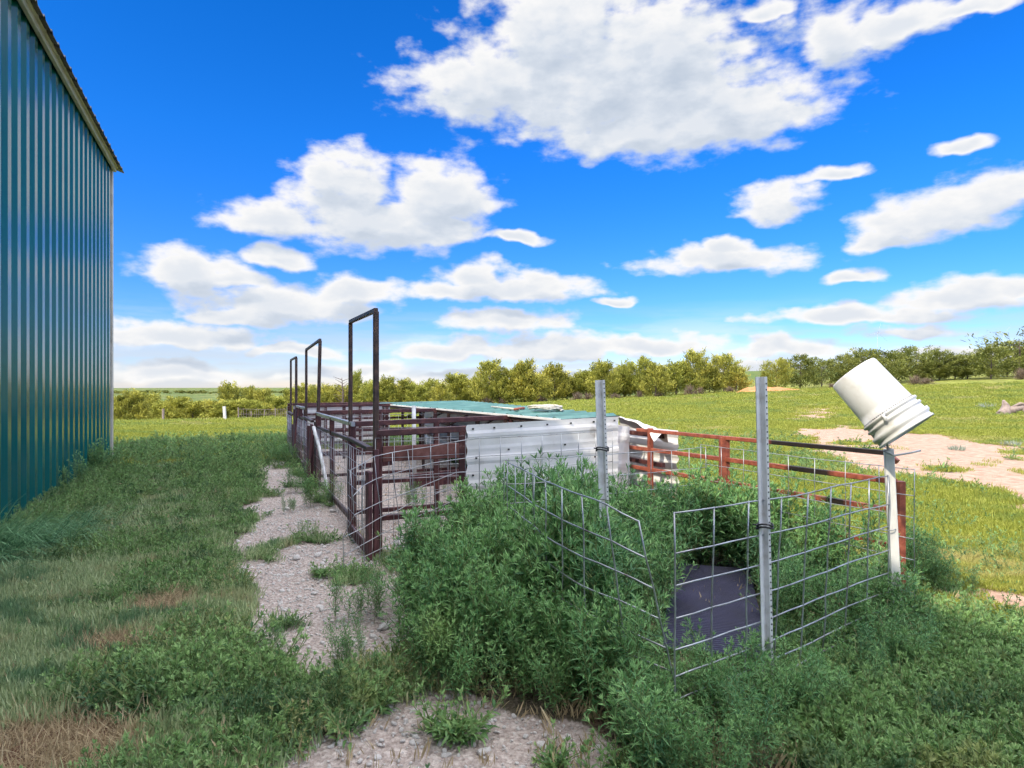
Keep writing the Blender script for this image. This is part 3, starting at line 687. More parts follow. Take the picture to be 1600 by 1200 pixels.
# front fence lengths between the gates
for (Y1, Y2, lab) in [(5.95, 8.5, 'front pen fence length between the nearest and middle arches'), (9.8, 11.25, 'front pen fence length between the middle and farthest arches')]:
    g = thing('pen_fence', lab, 'fence', fl(Y1), 'front fence of the pens')
    mb = MB(); mb.beam(fl(Y1, .975), fl(Y2, .955), .035, .04); mb.build('rail', M['post'] if False else M['galv'], g)
    mb = MB(); mb.beam(fl(Y1, .82), fl(Y2, .78), .03, .035); mb.build('rail', M['dark_steel'], g)
    mb = MB(); mb.beam(fl(Y1, .08), fl(Y2, .08), .03, .05); mb.build('rail', M['dark_steel'], g)
    for Yp in (Y1+.08, (Y1+Y2)/2, Y2-.05):
        mb = MB(); mb.beam(fl(Yp, -.04), fl(Yp, .97), .05, .05, Vector((N2.x, N2.y, 0))); mb.build('post', M['rust'], g)
    mesh_in(g, fl(Y1)-Vector((.03,0,0)), fl(Y2)-Vector((.03,0,0)), .03, .78, .13)
# leaning pale pipe
o = thing('pipe', 'pale steel pipe leaning against the front of the pens', 'pipe', W3(514, 778, 7.6))
mb = MB(); mb.tube([W3(490, 667, 8.15), W3(499, 700, 7.95), W3(509, 750, 7.7), W3(514, 785, 7.55)], .022, 10); mb.build('pipe_shaft', M['post'], o, True)
# cross dividers
divs = [(5.0, 0.0, .74, .985, 1.0, 'near end pen divider with a red brown plank', True),
        (6.12, 0.0, 2.4, .985, 1.03, 'second cross divider of the pens with square wire mesh', False),
        (8.55, 0.0, 2.35, .99, 1.0, 'third cross divider of the pens behind the middle arch', False),
        (11.3, 0.0, 2.3, .97, .99, 'fourth cross divider of the pens near the far end', False),
        (13.1, 0.0, 2.1, .95, .96, 'far end fence of the pens backed with pale sheet', False)]
for k, (Y0, t0, t1, za, zb, lab, plank) in enumerate(divs):
    p = fl(Y0); g = thing('pen_divider', lab, 'fence', p, 'cross fences of the pens')
    mb = MB(); mb.beam(nl(p, t0, za-.02), nl(p, t1, zb-.02), .045, .05); mb.build('rail', M['rust'], g)
    for z in ((.30,) if plank else (.72, .40, .12)):
        mb = MB(); mb.beam(nl(p, t0+.02, z), nl(p, t1, z), .035, .04); mb.build('rail', M['rust'], g)
    for t in ([0.02, t1-.03] if plank else [.03, t1*.36, t1*.7, t1-.05]):
        mb = MB(); mb.beam(nl(p, t, -.04), nl(p, t, za-.03+(zb-za)*t/max(t1, .1)), .055, .05, Vector((1, .1, 0))); mb.build('post', M['rust'], g)
    if plank:
        mb = MB(); mb.beam(nl(p, .05, .80), nl(p, t1+.15, .805), .03, .12); mb.build('plank', M['plank'], g)
    mesh_in(g, nl(p, t0, 0)+Vector((0,-.03,0)), nl(p, t1, 0)+Vector((0,-.03,0)), .04, za-.06, .15 if plank else .125, .0022)
    if k == 4:
        mb = MB(); q0, q1 = nl(p, .1, 0)+Vector((0,.04,0)), nl(p, t1, 0)+Vector((0,.04,0)); n = 60
        vs = []
        for zi in range(31):
            z = .15+zi*.025; o_ = .008 if (zi % 6) in (2, 3) else 0
            vs += [q0 + Vector((0, o_, z)), q1 + Vector((0, o_, z))]
        mb.add(vs, [(2*q, 2*q+1, 2*q+3, 2*q+2) for q in range(30)]); mb.build('pale_sheet', M['sheet'], g)
o = thing('pole', 'thin white pole standing upright inside the pens', 'pole', W3(647, 745, 8.6))
mb = MB(); mb.tube([W3(648, 748, 8.6), W3(647, 700, 8.6), W3(646.5, 634, 8.6)], .028, 10); mb.build('shaft', M['post'], o, True)
# dark boards and feed rails lying in the pens
for k, (px1, py1, Y1, px2, py2, Y2, w_, lab) in enumerate([
    (625,712,9.5,760,690,9.9,.10,'dark plank low across the pens behind the second divider'),
    (640,752,7.3,735,742,7.6,.16,'dark red plank close to the ground inside the near pen'),
    (560,730,9.0,612,722,9.3,.08,'short dark plank inside the middle pen')]):
    o = thing('plank', lab, 'plank', W3(px1, py1, Y1)); mb = MB(); mb.beam(W3(px1, py1, Y1), W3(px2, py2, Y2), .03, w_); mb.build('board', M['wood'], o)

# ------------------------------------------------------------------ shelter
sh = thing('goat_shelter', 'low shelter with a green ribbed roof and white corrugated end sheet', 'shelter', (1.18, 5.98, 0))
P0 = Vector((-1.063, 5.0, 0))
def corr(name, a_, b_, ztA, ztB, zb, rows, nrm, amp=.014, ragged=0, parent=sh, mat=None, dots=None):
    mb = MB(); nu = 40; nv = rows; vs = []; rn = random.Random(5)
    for v in range(nv+1):
        for u_ in range(nu+1):
            t = u_/nu; zt = ztA*(1-t)+ztB*t; z = zt - (zt-zb)*v/nv; ph = (v % 8)/8
            pr_ = 1.0 if .36 < ph < .51 else (.35 if ph < .06 else 0); p = a_.lerp(b_, t)
            rg = ragged*(.5+.5*math.sin(v*1.3))*((1-t)**12 + t**12*.5)
            sag = .004*math.sin(t*9+v*.4)
            q = p + nrm*(amp*pr_ + sag); q = q + (a_-b_).normalized()*rg*(1 if t < .5 else -1); vs.append(Vector((q.x, q.y, z)))
    mb.add(vs, [(v*(nu+1)+u_, v*(nu+1)+u_+1, (v+1)*(nu+1)+u_+1, (v+1)*(nu+1)+u_) for v in range(nv) for u_ in range(nu)])
    if dots:
        mb.cur = 1
        for t, z in dots:
            p = a_.lerp(b_, t) + nrm*.013; mb.box((p.x, p.y, z), (.014, .01, .014), .4)
    return mb.build(name, [mat or M['sheet'], M['black']], parent)
nrm = Vector((.4, -.9165, 0))
e0 = nl(P0, .74, 0)+nrm*.05; e1 = nl(P0, 2.19, 0)+nrm*.05
corr('end_sheet', e0, e1, 1.015, 1.055, .0, 40, nrm, .006, .015, dots=[(t, 1.0+.04*t-.02) for t in (.03,.16,.33,.5,.66,.82,.97)] + [(.25,.80),(.62,.82),(.05,.74),(.83,.70),(.45,.55),(.03,.6)])
# rear sheet outside the rear rail line
bk0 = Vector((1.42, 5.72, 0)); bk1 = bk0 + Vector((D2.x, D2.y, 0))*8.6
corr('rear_sheet', bk0 + Vector((.05,.0,0)), bk1 + Vector((.05,0,0)), .935, .90, .02, 40, Vector((.9165,.4,0)), .010, .03)
rf0 = fpt(0, 0)
for z in (.88, .62, .36):
    mb = MB(); a_ = Vector((1.36, 5.74, z)); mb.beam(a_, a_ + Vector((D2.x, D2.y, 0))*8.3, .035, .04); mb.build('rail', M['rust'], sh)
# roof
NLc = Vector((.44,5.66,1.035)); NRc = Vector((1.0,5.93,1.055)); FRc = Vector((-1.05,13.6,.985)); FLc = Vector((-2.75,13.1,.95))
mb = MB(); nu = 110; vs = []
for u_ in range(nu+1):
    t = u_/nu; a_ = NLc.lerp(FLc, t); b_ = NRc.lerp(FRc, t); ph = (u_ % 5)/5; r_ = .022 if u_ % 5 in (2,) else (.003 if u_ % 5 == 0 else 0)
    for s_ in (0, 1):
        vs += [a_ + Vector((0,0,r_-s_*.01)), b_ + Vector((0,0,r_-s_*.01))]
mb.add(vs, [f for q in range(nu) for f in ((4*q,4*q+1,4*q+5,4*q+4),(4*q+2,4*q+6,4*q+7,4*q+3),(4*q,4*q+4,4*q+6,4*q+2),(4*q+1,4*q+3,4*q+7,4*q+5))])
mb.build('roof', M['roofgreen'], sh)
mb = MB(); mb.beam(NLc+Vector((.03,0,-.035)), FLc+Vector((.03,0,-.035)), .03, .035); mb.build('eave_beam', M['dark_steel'], sh)
mb = MB(); mb.beam(NLc+Vector((-.012,0,-.004)), FLc+Vector((-.012,0,-.004)), .012, .022); mb.build('eave_flashing', M['sheet'], sh)
corr('corner_sheet', nl(P0, 2.2, 0)+Vector((0,.03,0)), nl(P0, 2.36, 0)+Vector((0,.05,0)), .97, .95, 0, 30, Vector((.4,-.9165,0)), .006)
mb = MB(); mb.beam(NRc+Vector((-.03,0,-.03)), FRc+Vector((-.03,0,-.03)), .03, .035); mb.build('rear_beam', M['dark_steel'], sh)
for t in (0.06, .17, .28, .42, .58, .75, .95):
    a_ = NLc.lerp(FLc, t); b_ = NRc.lerp(FRc, t)
    mb = MB(); mb.beam(Vector((a_.x+.03, a_.y, -.03)), a_ + Vector((.03,0,-.05)), .045, .045, Vector((1,.1,0))); mb.build('post', M['dark_steel'], sh)
    mb = MB(); mb.beam(a_ + Vector((.03,0,-.05)), b_ + Vector((0,0,-.04)), .03, .035); mb.build('rafter', M['dark_steel'], sh)
    mb = MB(); mb.beam(a_ + Vector((.03,0,-.22)), a_.lerp(b_, .35) + Vector((0,0,-.05)), .025, .025); mb.build('brace', M['dark_steel'], sh)
# loose sheet folded over the rear rail
mb = MB(); top = [W3(960,650,6.3), W3(985,655,6.1), W3(1010,664,5.9), W3(1035,676,5.66)]
low = [W3(966,652,6.25), W3(990,659,6.05), W3(1012,672,5.85), W3(1022,690,5.60)]
bk = [p + Vector((.045, .03, -.008)) for p in top]; bk2 = [p + Vector((.065, .045, -.10)) for p in top]
rows = [low, top, bk, bk2]; vs = []
for row in rows:
    for k in range(3):
        for q in range(6):
            t = q/6; vs.append(row[k].lerp(row[k+1], t) + Vector((0, 0, .006*math.sin(k*6+q*1.3))))
    vs.append(row[3])
n = 19; mb.add(vs, [(r_*n+q, r_*n+q+1, (r_+1)*n+q+1, (r_+1)*n+q) for r_ in range(3) for q in range(n-1)])
mb.build('folded_sheet', M['sheet'], sh, True)
ft_ = fpt(.03, 0)
# coil of rope and stick on the roof
rc = NLc.lerp(FLc, .17).lerp(NRc.lerp(FRc, .17), .62)
def onroof(px, dy): return None
o = thing('rope', 'coil of white rope lying on the green shelter roof', 'rope', rc)
mb = MB(); pts = []
for q in range(220):
    an = q*.35; rr = .10+.05*math.sin(q*.11)+random.uniform(-.008,.008)
    pts.append(rc + Vector((math.cos(an)*rr*1.25, math.sin(an)*rr*1.5, .034+.028*abs(math.sin(q*.37))+q*.00008)))
mb.tube(pts, .009, 6); mb.tube([rc+Vector((.1,.1,.03)), rc+Vector((.2,-.05,.03)), rc+Vector((.16,-.22,.03))], .009, 6); mb.build('strands', M['rope'], o, True)
o = thing('stick', 'pale stick lying along the green roof beside the rope', 'stick', rc+Vector((-.2,.2,.03)))
s1_ = NLc.lerp(FLc, .20).lerp(NRc.lerp(FRc, .20), .35)+Vector((0,0,.034)); s2_ = NLc.lerp(FLc, .36).lerp(NRc.lerp(FRc, .36), .45)+Vector((0,0,.034))
mb = MB(); mb.tube([s1_, s2_], [.013, .010], 7); mb.build('shaft', M['rope'], o, True)
o = thing('stick', 'short reddish stick end on the green roof left of the rope', 'stick', s1_)
mb = MB(); mb.tube([s1_ + Vector((-.05,-.05,.004)), s1_ + Vector((.06,.10,.012))], .016, 7); mb.build('shaft', M['redrail'], o, True)

# ------------------------------------------------------------------ mat
o = thing('rubber_mat', 'dark ribbed rubber mat lying in the small pen', 'mat', (1.35, 3.85, .03))
mb = MB(); ca = Vector((.74, 3.16, .05)); cb = Vector((1.22, 3.02, .05)); cd = Vector((1.14, 4.62, .05)); ce = Vector((1.66, 4.46, .05)); n = 260
vs = []
for q in range(n+1):
    t = q/n; a_ = ca.lerp(cd, t); b_ = cb.lerp(ce, t); z = .009 if q % 4 in (1, 2) else 0
    zz = .012*math.sin(t*7)
    vs += [a_ + Vector((0,0,z+zz)), b_ + Vector((0,0,z+zz)), a_ - Vector((0,0,.02)), b_ - Vector((0,0,.02))]
mb.add(vs, [f for q in range(n) for f in ((4*q,4*q+1,4*q+5,4*q+4),(4*q,4*q+4,4*q+6,4*q+2),(4*q+1,4*q+3,4*q+7,4*q+5))]); mb.build('ribs', M['mat'], o)


# ------------------------------------------------------------------ plants: leaf builder
def leaf_mesh(name, base, dirs, length, width, droop, mat, tint, stems=None, stem_mat=None, fold=.25, extra=None):
    """base,dirs: (n,3); one bent, folded blade per row"""
    n = len(base); d = dirs/np.linalg.norm(dirs, axis=1, keepdims=True)
    up = np.tile([0, 0, 1.0], (n, 1)); s = np.cross(d, up); ln_ = np.linalg.norm(s, axis=1, keepdims=True)
    bad = ln_[:, 0] < .15; rnd = RNG.normal(size=(n, 3)); rnd[:, 2] = 0; s[bad] = rnd[bad]; s = s - d*(s*d).sum(1, keepdims=True); s /= np.linalg.norm(s, axis=1, keepdims=True)
    roll = RNG.uniform(-.7, .7, (n, 1)); nrm_ = np.cross(s, d); s2 = s*np.cos(roll)+nrm_*np.sin(roll); nrm_ = np.cross(s2, d)
    Ln = length[:, None]; Wd = width[:, None]; dr = droop[:, None]*np.array([[0, 0, -1.0]])*Ln
    p1 = base+d*Ln*.38+dr*.12; p2 = base+d*Ln*.72+dr*.45; p3 = base+d*Ln+dr
    v = np.stack([base, p1-s2*Wd/2+nrm_*Wd*fold*.5, p1, p1+s2*Wd/2+nrm_*Wd*fold*.5, p2-s2*Wd*.36+nrm_*Wd*fold*.4, p2, p2+s2*Wd*.36+nrm_*Wd*fold*.4, p3], 1).reshape(-1, 3)
    o = np.arange(n)[:, None]*8
    tris = np.concatenate([o+np.array([[0,2,1]]), o+np.array([[0,3,2]]), o+np.array([[4,5,7]]), o+np.array([[5,6,7]])])
    qs = np.concatenate([o+np.array([[1,2,5,4]]), o+np.array([[2,3,6,5]])])
    tris2 = np.concatenate([tris, qs[:, [0,1,2]], qs[:, [0,2,3]]])
    tv = np.repeat(tint, 8); nf0 = len(tris2)
    if stems is not None and len(stems.v):
        sv = np.array(stems.v); sf = []
        for f in stems.f:
            for k in range(1, len(f)-1): sf.append((f[0], f[k], f[k+1]))
        tris2 = np.concatenate([tris2, np.array(sf)+len(v)]); v = np.concatenate([v, sv]); tv = np.concatenate([tv, np.full(len(sv), .5)])
    me = mesh_np(name, v, tris2, mat, {'tint': tv})
    me.polygons.foreach_set('use_smooth', np.zeros(len(me.polygons), bool))
    if stem_mat is not None:
        me.materials.append(stem_mat); mi = np.zeros(len(me.polygons), np.int32); mi[nf0:] = 1; me.polygons.foreach_set('material_index', mi)
    return me
class Lf:
    def __init__(s): s.b = []; s.d = []; s.l = []; s.w = []; s.dr = []; s.t = []; s.st = MB()
    def put(s, b, d, l, w, dr=.2, t=None):
        s.b.append(tuple(b)); s.d.append(tuple(d)); s.l.append(l); s.w.append(w); s.dr.append(dr); s.t.append(random.random() if t is None else t)
    def mesh(s, name, mat, stem_mat=None):
        return leaf_mesh(name, np.array(s.b), np.array(s.d), np.array(s.l), np.array(s.w), np.array(s.dr), mat, np.array(s.t), s.st, stem_mat)
def shoot(lf, p0, p1, n, ll, lw, tip=True, tint=None, bendz=.0):
    """a stem with narrow leaves spiralling up it and a denser tuft at the tip"""
    p0 = Vector(p0); p1 = Vector(p1); ax_ = (p1-p0).normalized(); u = ax_.orthogonal().normalized(); w = ax_.cross(u); ph = random.uniform(0, 6.3)
    mid = p0.lerp(p1, .5) + Vector((random.uniform(-1,1), random.uniform(-1,1), -.3))*(p1-p0).length*.06
    lf.st.tube([p0, mid, p1], [.0030, .0022, .0012], 3, False)
    for q in range(n):
        t = .12+.88*(q+random.random()*.6)/n; ph += 2.4; p = p0.lerp(mid, t*2) if t < .5 else mid.lerp(p1, t*2-1)
        r_ = u*math.cos(ph)+w*math.sin(ph); e_ = .45+.75*t**2
        d = r_ + ax_*e_; sz = (1-.45*t)*random.uniform(.75, 1.2)
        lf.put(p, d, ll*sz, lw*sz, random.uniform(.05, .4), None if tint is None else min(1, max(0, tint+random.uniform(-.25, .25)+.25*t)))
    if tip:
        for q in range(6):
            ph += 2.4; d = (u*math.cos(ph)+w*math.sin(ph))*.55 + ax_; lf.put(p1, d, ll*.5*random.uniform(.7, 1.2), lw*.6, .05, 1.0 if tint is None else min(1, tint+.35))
def weed(h, spread, nb, ll=.104, lw=.0138):
    lf = Lf(); lean = Vector((random.uniform(-.12,.12), random.uniform(-.12,.12), 1)).normalized()
    top = lean*h; shoot(lf, (0,0,0), top, int(12+h*15), ll, lw)
    for q in range(nb):
        t = .12+.75*q/nb; b_ = top*t; an = q*2.4+random.uniform(-.3,.3); el_ = random.uniform(.75, 1.25)
        L_ = spread*(1.05-.6*t)*random.uniform(.7, 1.15)
        e_ = b_ + Vector((math.cos(an)*math.cos(el_)*L_, math.sin(an)*math.cos(el_)*L_, math.sin(el_)*L_))
        shoot(lf, b_, e_, 10, ll*.85, lw*.95)
    return lf
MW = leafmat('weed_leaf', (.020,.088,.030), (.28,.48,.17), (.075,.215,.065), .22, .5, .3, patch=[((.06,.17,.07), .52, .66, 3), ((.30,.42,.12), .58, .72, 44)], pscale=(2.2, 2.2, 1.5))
MWs = paint('weed_stem', [(.3,(.10,.15,.04)),(.7,(.20,.24,.08))], 30, .6, 0, 0)
MC = leafmat('cover_leaf', (.045,.135,.042), (.29,.45,.16), (.12,.24,.07), .3, .5, .3, patch=[((.34,.36,.12), .56, .70, 5), ((.05,.12,.05), .52, .64, 17)], pscale=(1.6, 2.2, 1))
MCy = leafmat('yellowing_leaf', (.12,.19,.05), (.46,.42,.20), (.18,.26,.08), .3, .6, .2)
MG = leafmat('lawn_blade', (.17,.27,.11), (.64,.70,.40), (.30,.38,.17), .3, .55, .25, patch=[((.42,.38,.20), .53, .66, 9), ((.10,.22,.10), .5, .62, 23)], pscale=(1.6, 2.4, 1))
MF = leafmat('field_blade', (.20,.24,.030), (.44,.44,.10), (.31,.35,.055), .35, .6, .15, patch=[((.19,.27,.07), .50, .62, 0), ((.52,.44,.20), .56, .68, 31)])
MD = leafmat('dry_blade', (.26,.19,.11), (.66,.54,.34), (.38,.30,.17), .25, .8, .1)
MGr = leafmat('long_grass', (.06,.18,.08), (.30,.52,.26), (.13,.32,.15), .3, .45, .3)
MJ = leafmat('juniper_spray', (.09,.12,.025), (.72,.65,.14), (.32,.35,.07), .25, .7, .1)
MJd = leafmat('dark_tree_spray', (.09,.12,.03), (.36,.36,.10), (.20,.23,.06), .25, .7, .1)
MB_ = leafmat('bare_twigs', (.14,.10,.07), (.30,.22,.17), (.20,.16,.11), .1, .9, .1)

def protos(name, meshes):
    c = bpy.data.collections.new(name)
    for k, me in enumerate(meshes):
        o = bpy.data.objects.new(me.name, me); c.objects.link(o)
    return c
def stuff(name, label, cat, coll, pts, rots, scl, idx):
    me = bpy.data.meshes.new(name); n = len(pts)
    me.vertices.add(n); me.vertices.foreach_set('co', np.asarray(pts, np.float32).ravel())
    a = me.attributes.new('rot', 'FLOAT_VECTOR', 'POINT'); a.data.foreach_set('vector', np.asarray(rots, np.float32).ravel())
    a = me.attributes.new('scl', 'FLOAT_VECTOR', 'POINT'); sc = np.asarray(scl, np.float32)
    if sc.ndim == 1: sc = np.repeat(sc[:, None], 3, 1)
    a.data.foreach_set('vector', np.ascontiguousarray(sc).ravel())
    a = me.attributes.new('idx', 'INT', 'POINT'); a.data.foreach_set('value', np.asarray(idx, np.int32))
    me.update(); o = bpy.data.objects.new(name, me); COL.objects.link(o)
    ng = bpy.data.node_groups.new(name+'_spread', 'GeometryNodeTree')
    ng.interface.new_socket('Geometry', in_out='INPUT', socket_type='NodeSocketGeometry'); ng.interface.new_socket('Geometry', in_out='OUTPUT', socket_type='NodeSocketGeometry')
    gi_ = ng.nodes.new('NodeGroupInput'); go_ = ng.nodes.new('NodeGroupOutput'); ip = ng.nodes.new('GeometryNodeInstanceOnPoints'); ci = ng.nodes.new('GeometryNodeCollectionInfo')
    ci.inputs['Collection'].default_value = coll; ci.inputs['Separate Children'].default_value = True; ci.inputs['Reset Children'].default_value = True
    def na(t, nm_):
        x = ng.nodes.new('GeometryNodeInputNamedAttribute'); x.data_type = t; x.inputs['Name'].default_value = nm_; return x.outputs['Attribute']
    l = ng.links.new; l(gi_.outputs[0], ip.inputs['Points']); l(ci.outputs[0], ip.inputs['Instance']); ip.inputs['Pick Instance'].default_value = True
    l(na('INT', 'idx'), ip.inputs['Instance Index']); l(na('FLOAT_VECTOR', 'rot'), ip.inputs['Rotation']); l(na('FLOAT_VECTOR', 'scl'), ip.inputs['Scale'])
    l(ip.outputs[0], go_.inputs[0]); m_ = o.modifiers.new('spread', 'NODES'); m_.node_group = ng
    return tag(o, label, cat, kind='stuff')
def place(x, y, tilt=.12, sink=0.0):
    n = len(x); z = height(x, y) - sink
    return np.stack([x, y, z], -1), np.stack([RNG.normal(0, tilt, n), RNG.normal(0, tilt, n), RNG.uniform(0, 6.283, n)], -1)

# tall weed thicket
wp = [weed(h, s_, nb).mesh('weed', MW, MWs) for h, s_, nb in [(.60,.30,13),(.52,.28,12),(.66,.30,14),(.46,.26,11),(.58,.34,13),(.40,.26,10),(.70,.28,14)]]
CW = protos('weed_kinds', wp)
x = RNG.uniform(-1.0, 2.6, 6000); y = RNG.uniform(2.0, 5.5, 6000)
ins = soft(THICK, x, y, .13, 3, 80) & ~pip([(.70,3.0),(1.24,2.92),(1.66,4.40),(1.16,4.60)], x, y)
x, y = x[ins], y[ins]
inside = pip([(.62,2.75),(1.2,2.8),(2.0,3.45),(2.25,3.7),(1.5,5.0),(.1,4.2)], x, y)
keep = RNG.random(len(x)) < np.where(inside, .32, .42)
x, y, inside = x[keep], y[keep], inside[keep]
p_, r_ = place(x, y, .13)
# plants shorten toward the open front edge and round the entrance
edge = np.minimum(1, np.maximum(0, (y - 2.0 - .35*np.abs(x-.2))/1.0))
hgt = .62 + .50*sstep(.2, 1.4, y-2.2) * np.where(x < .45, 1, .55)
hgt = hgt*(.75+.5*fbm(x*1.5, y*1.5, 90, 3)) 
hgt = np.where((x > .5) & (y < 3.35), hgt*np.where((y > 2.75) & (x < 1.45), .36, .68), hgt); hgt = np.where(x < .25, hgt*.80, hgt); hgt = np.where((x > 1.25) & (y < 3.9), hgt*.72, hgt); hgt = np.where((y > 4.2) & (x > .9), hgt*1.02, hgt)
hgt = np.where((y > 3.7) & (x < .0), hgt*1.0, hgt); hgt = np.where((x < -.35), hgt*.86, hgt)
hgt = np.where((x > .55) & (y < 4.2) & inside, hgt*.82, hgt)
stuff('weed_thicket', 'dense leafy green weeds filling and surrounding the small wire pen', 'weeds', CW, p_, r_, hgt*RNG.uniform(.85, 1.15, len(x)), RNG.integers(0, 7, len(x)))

# low broadleaf cover
def rosette(n, ll, lw, yel=0):
    lf = Lf()
    for q in range(n):
        an = q*2.4; el_ = random.uniform(.25, 1.15); rr = random.uniform(0, .05)
        lf.put((math.cos(an)*rr, math.sin(an)*rr, random.uniform(0,.03)), (math.cos(an)*math.cos(el_), math.sin(an)*math.cos(el_), math.sin(el_)), ll*random.uniform(.6,1.2), lw*random.uniform(.7,1.2), random.uniform(.1,.6))
    for q in range(4):
        an = random.uniform(0, 6.3); e_ = Vector((math.cos(an)*.09, math.sin(an)*.09, random.uniform(.05,.12))); shoot(lf, (0,0,0), e_, 9, ll*.7, lw*.8)
    return lf
cp = [rosette(22, .065, .014).mesh('cover', MC, MWs) for k in range(4)] + [rosette(16, .05, .010).mesh('cover_y', MCy, MWs) for k in range(2)]
CC = protos('cover_kinds', cp)
barnx = lambda x, y: (x-C0.x)*N2.x + (y-C0.y)*N2.y          # distance out from the barn wall
outbarn = lambda x, y: (barnx(x, y) > .05) | ((x-C0.x)*D2.x+(y-C0.y)*D2.y > .1)
N_ = 190000
rr_ = np.sqrt(RNG.uniform(1.9**2, 17**2, N_)); tt_ = RNG.uniform(-.82, .82, N_)
wide = RNG.random(N_) < .12; rr_ = np.where(wide, RNG.uniform(.6, 6.5, N_), rr_); tt_ = np.where(wide, RNG.uniform(-1.7, 1.9, N_), tt_); x = rr_*np.sin(tt_); y = rr_*np.cos(tt_)
bare = dirt_mask(x, y) | track_mask(x, y) | pip(MATP, x, y)
soft_n = fbm(x*1.3, y*1.3, 101, 4); px_ = 800+1000*x/np.maximum(y, .3)
left = outbarn(x, y)
coverm = (soft_n > .47)
right_low = (x > 1.0) & (y < 3.6)
grassy = (x < -1.2 - .2*y*0) & (y + 2.4*(fbm(x*1.2, y*1.2, 112, 3)-.5) < 5.0) & (fbm(x*.9, y*.9, 111, 3) > .33) & (x < -.30*y-.45)
thz = np.zeros(len(x))
for (px, py, r) in [(60,1175,.16),(150,1170,.15),(200,1120,.09),(250,950,.16),(175,1010,.16),(30,1190,.25)]:
    gx, gy = gxy(px, py); thz = np.maximum(thz, 1-np.hypot(x-gx, y-gy)/(r*1.6))
dens = np.where(right_low, .95, np.where(coverm, .62, .16)) * np.where(grassy, .05, 1) * (thz < .1)
dens = dens*np.clip(3.6/rr_, .3, 1)*np.where(rr_ > 12, .5, 1)
lit = (x*N2.x+y*N2.y) > 4.6
dens = np.where(lit & (y > 3.5), dens*.25, dens)
k = left & ~bare & (RNG.random(N_) < dens) & ~(soft(THICK, x, y, .1, 3, 80) & (RNG.random(N_) < .7)); xc, yc = x[k], y[k]
p_, r_ = place(xc, yc, .2)
yel = (fbm(xc*1.7, yc*1.7, 121, 3) > .55) & (yc < 4.5) & (xc < .8)
idx = np.where(yel & (RNG.random(len(xc)) < .55), RNG.integers(4, 6, len(xc)), RNG.integers(0, 4, len(xc)))
sc_ = RNG.uniform(.6, 1.25, len(xc))*np.where(right_low[k], .95, .9)*np.clip(np.hypot(xc, yc)/7, 1, 1.8)
stuff('ground_cover', 'low leafy green weeds covering the shaded yard', 'ground cover', CC, p_, r_, sc_, idx)
# scattered plants over the bare ground edges and dead yellow stubs
def stub():
    lf = Lf()
    for q in range(7):
        an = random.uniform(0, 6.3); d = (math.cos(an)*.35, math.sin(an)*.35, 1); lf.put((random.uniform(-.03,.03), random.uniform(-.03,.03), 0), d, random.uniform(.04,.10), random.uniform(.004,.009), .1)
    return lf
def tuft(n, ll, lw, sp, lean=.5, droop=.3):
    lf = Lf()
    for q in range(n):
        an = random.uniform(0, 6.3); r_ = sp*math.sqrt(random.random()); b_ = (math.cos(an)*r_, math.sin(an)*r_, 0); a2 = random.uniform(0, 6.3); l_ = random.uniform(0, lean)
        lf.put(b_, (math.cos(a2)*l_, math.sin(a2)*l_, 1), ll*random.uniform(.5, 1.15), lw*random.uniform(.7,1.2), random.uniform(0, droop))
    return lf
CD = protos('dry_kinds', [stub().mesh('stub', MD) for k in range(3)] + [tuft(26, .09, .0028, .08, 2.4, .3).mesh('thatch', MD) for k in range(3)])
k = left & ~(bare & (RNG.random(N_) < .75)) & (RNG.random(N_) < np.where(thz > .05, .9, np.where(grassy, .10, np.where(y < 4.6, .24, .06))*np.clip(4/rr_, .15, 1))) & (rr_ < 12) & ~pip(PATH, x, y) & ~lit & ~right_low
xd, yd = x[k], y[k]; p_, r_ = place(xd, yd, .25)
stuff('dry_litter', 'straw coloured dead grass and stubs among the green', 'dry grass', CD, p_, r_, RNG.uniform(.6, 1.2, len(xd)), np.where(thz[k] > .05, 3, 0)+RNG.integers(0, 3, len(xd)))
# bluish lawn grass on the left
CG = protos('lawn_kinds', [tuft(60, .080, .0056, .10, .55, .25).mesh('lawn', MG) for k in range(5)])
k = left & ~bare & (thz < .25) & (x < -.2) & (RNG.random(N_) < np.where(grassy, .8, .20)*np.clip(4/rr_, .2, 1)) & ~lit
xg, yg = x[k], y[k]; p_, r_ = place(xg, yg, .15)
stuff('lawn_grass', 'short bluish green grass beside the barn', 'grass', CG, p_, r_, RNG.uniform(.7, 1.2, len(xg)), RNG.integers(0, 5, len(xg)))
# sunlit field grass with distance-graded patches
CF = protos('field_kinds', [tuft(110, .085, .007, .16, .9, .4).mesh('field', MF) for k in range(4)] + [tuft(160, .13, .020, .45, 1.0, .4).mesh('field_far', MF) for k in range(4)])
N_ = 150000
rr_ = np.exp(RNG.uniform(math.log(3.2), math.log(66), N_)); tt_ = RNG.uniform(-.78, .98, N_); x = rr_*np.sin(tt_); y = rr_*np.cos(tt_)
bare = dirt_mask(x, y) | track_mask(x, y) | pip(MATP, x, y) | soft(THICK, x, y, .1, 3, 80)
litn = (x*N2.x+y*N2.y); left = outbarn(x, y)
vis = (litn > 3.6) | (rr_ > 12)
inpen = pip([(-1.2,5.0),(1.3,5.9),(-1.0,13.6),(-4.7,13.2)], x, y)
thin = fbm(x*.35, y*.7, 131, 4)
k = vis & left & ~bare & ~inpen & (RNG.random(N_) < np.where(thin > .40, .85, .40)) & (y < 63)
xf, yf = x[k], y[k]; rf_ = rr_[k]; p_, r_ = place(xf, yf, .12)
far_ = rf_ > 14
sc = np.where(far_, np.clip(rf_/26, .6, 1.7), np.clip(rf_/7, .55, 1.3))*RNG.uniform(.7, 1.15, len(xf))
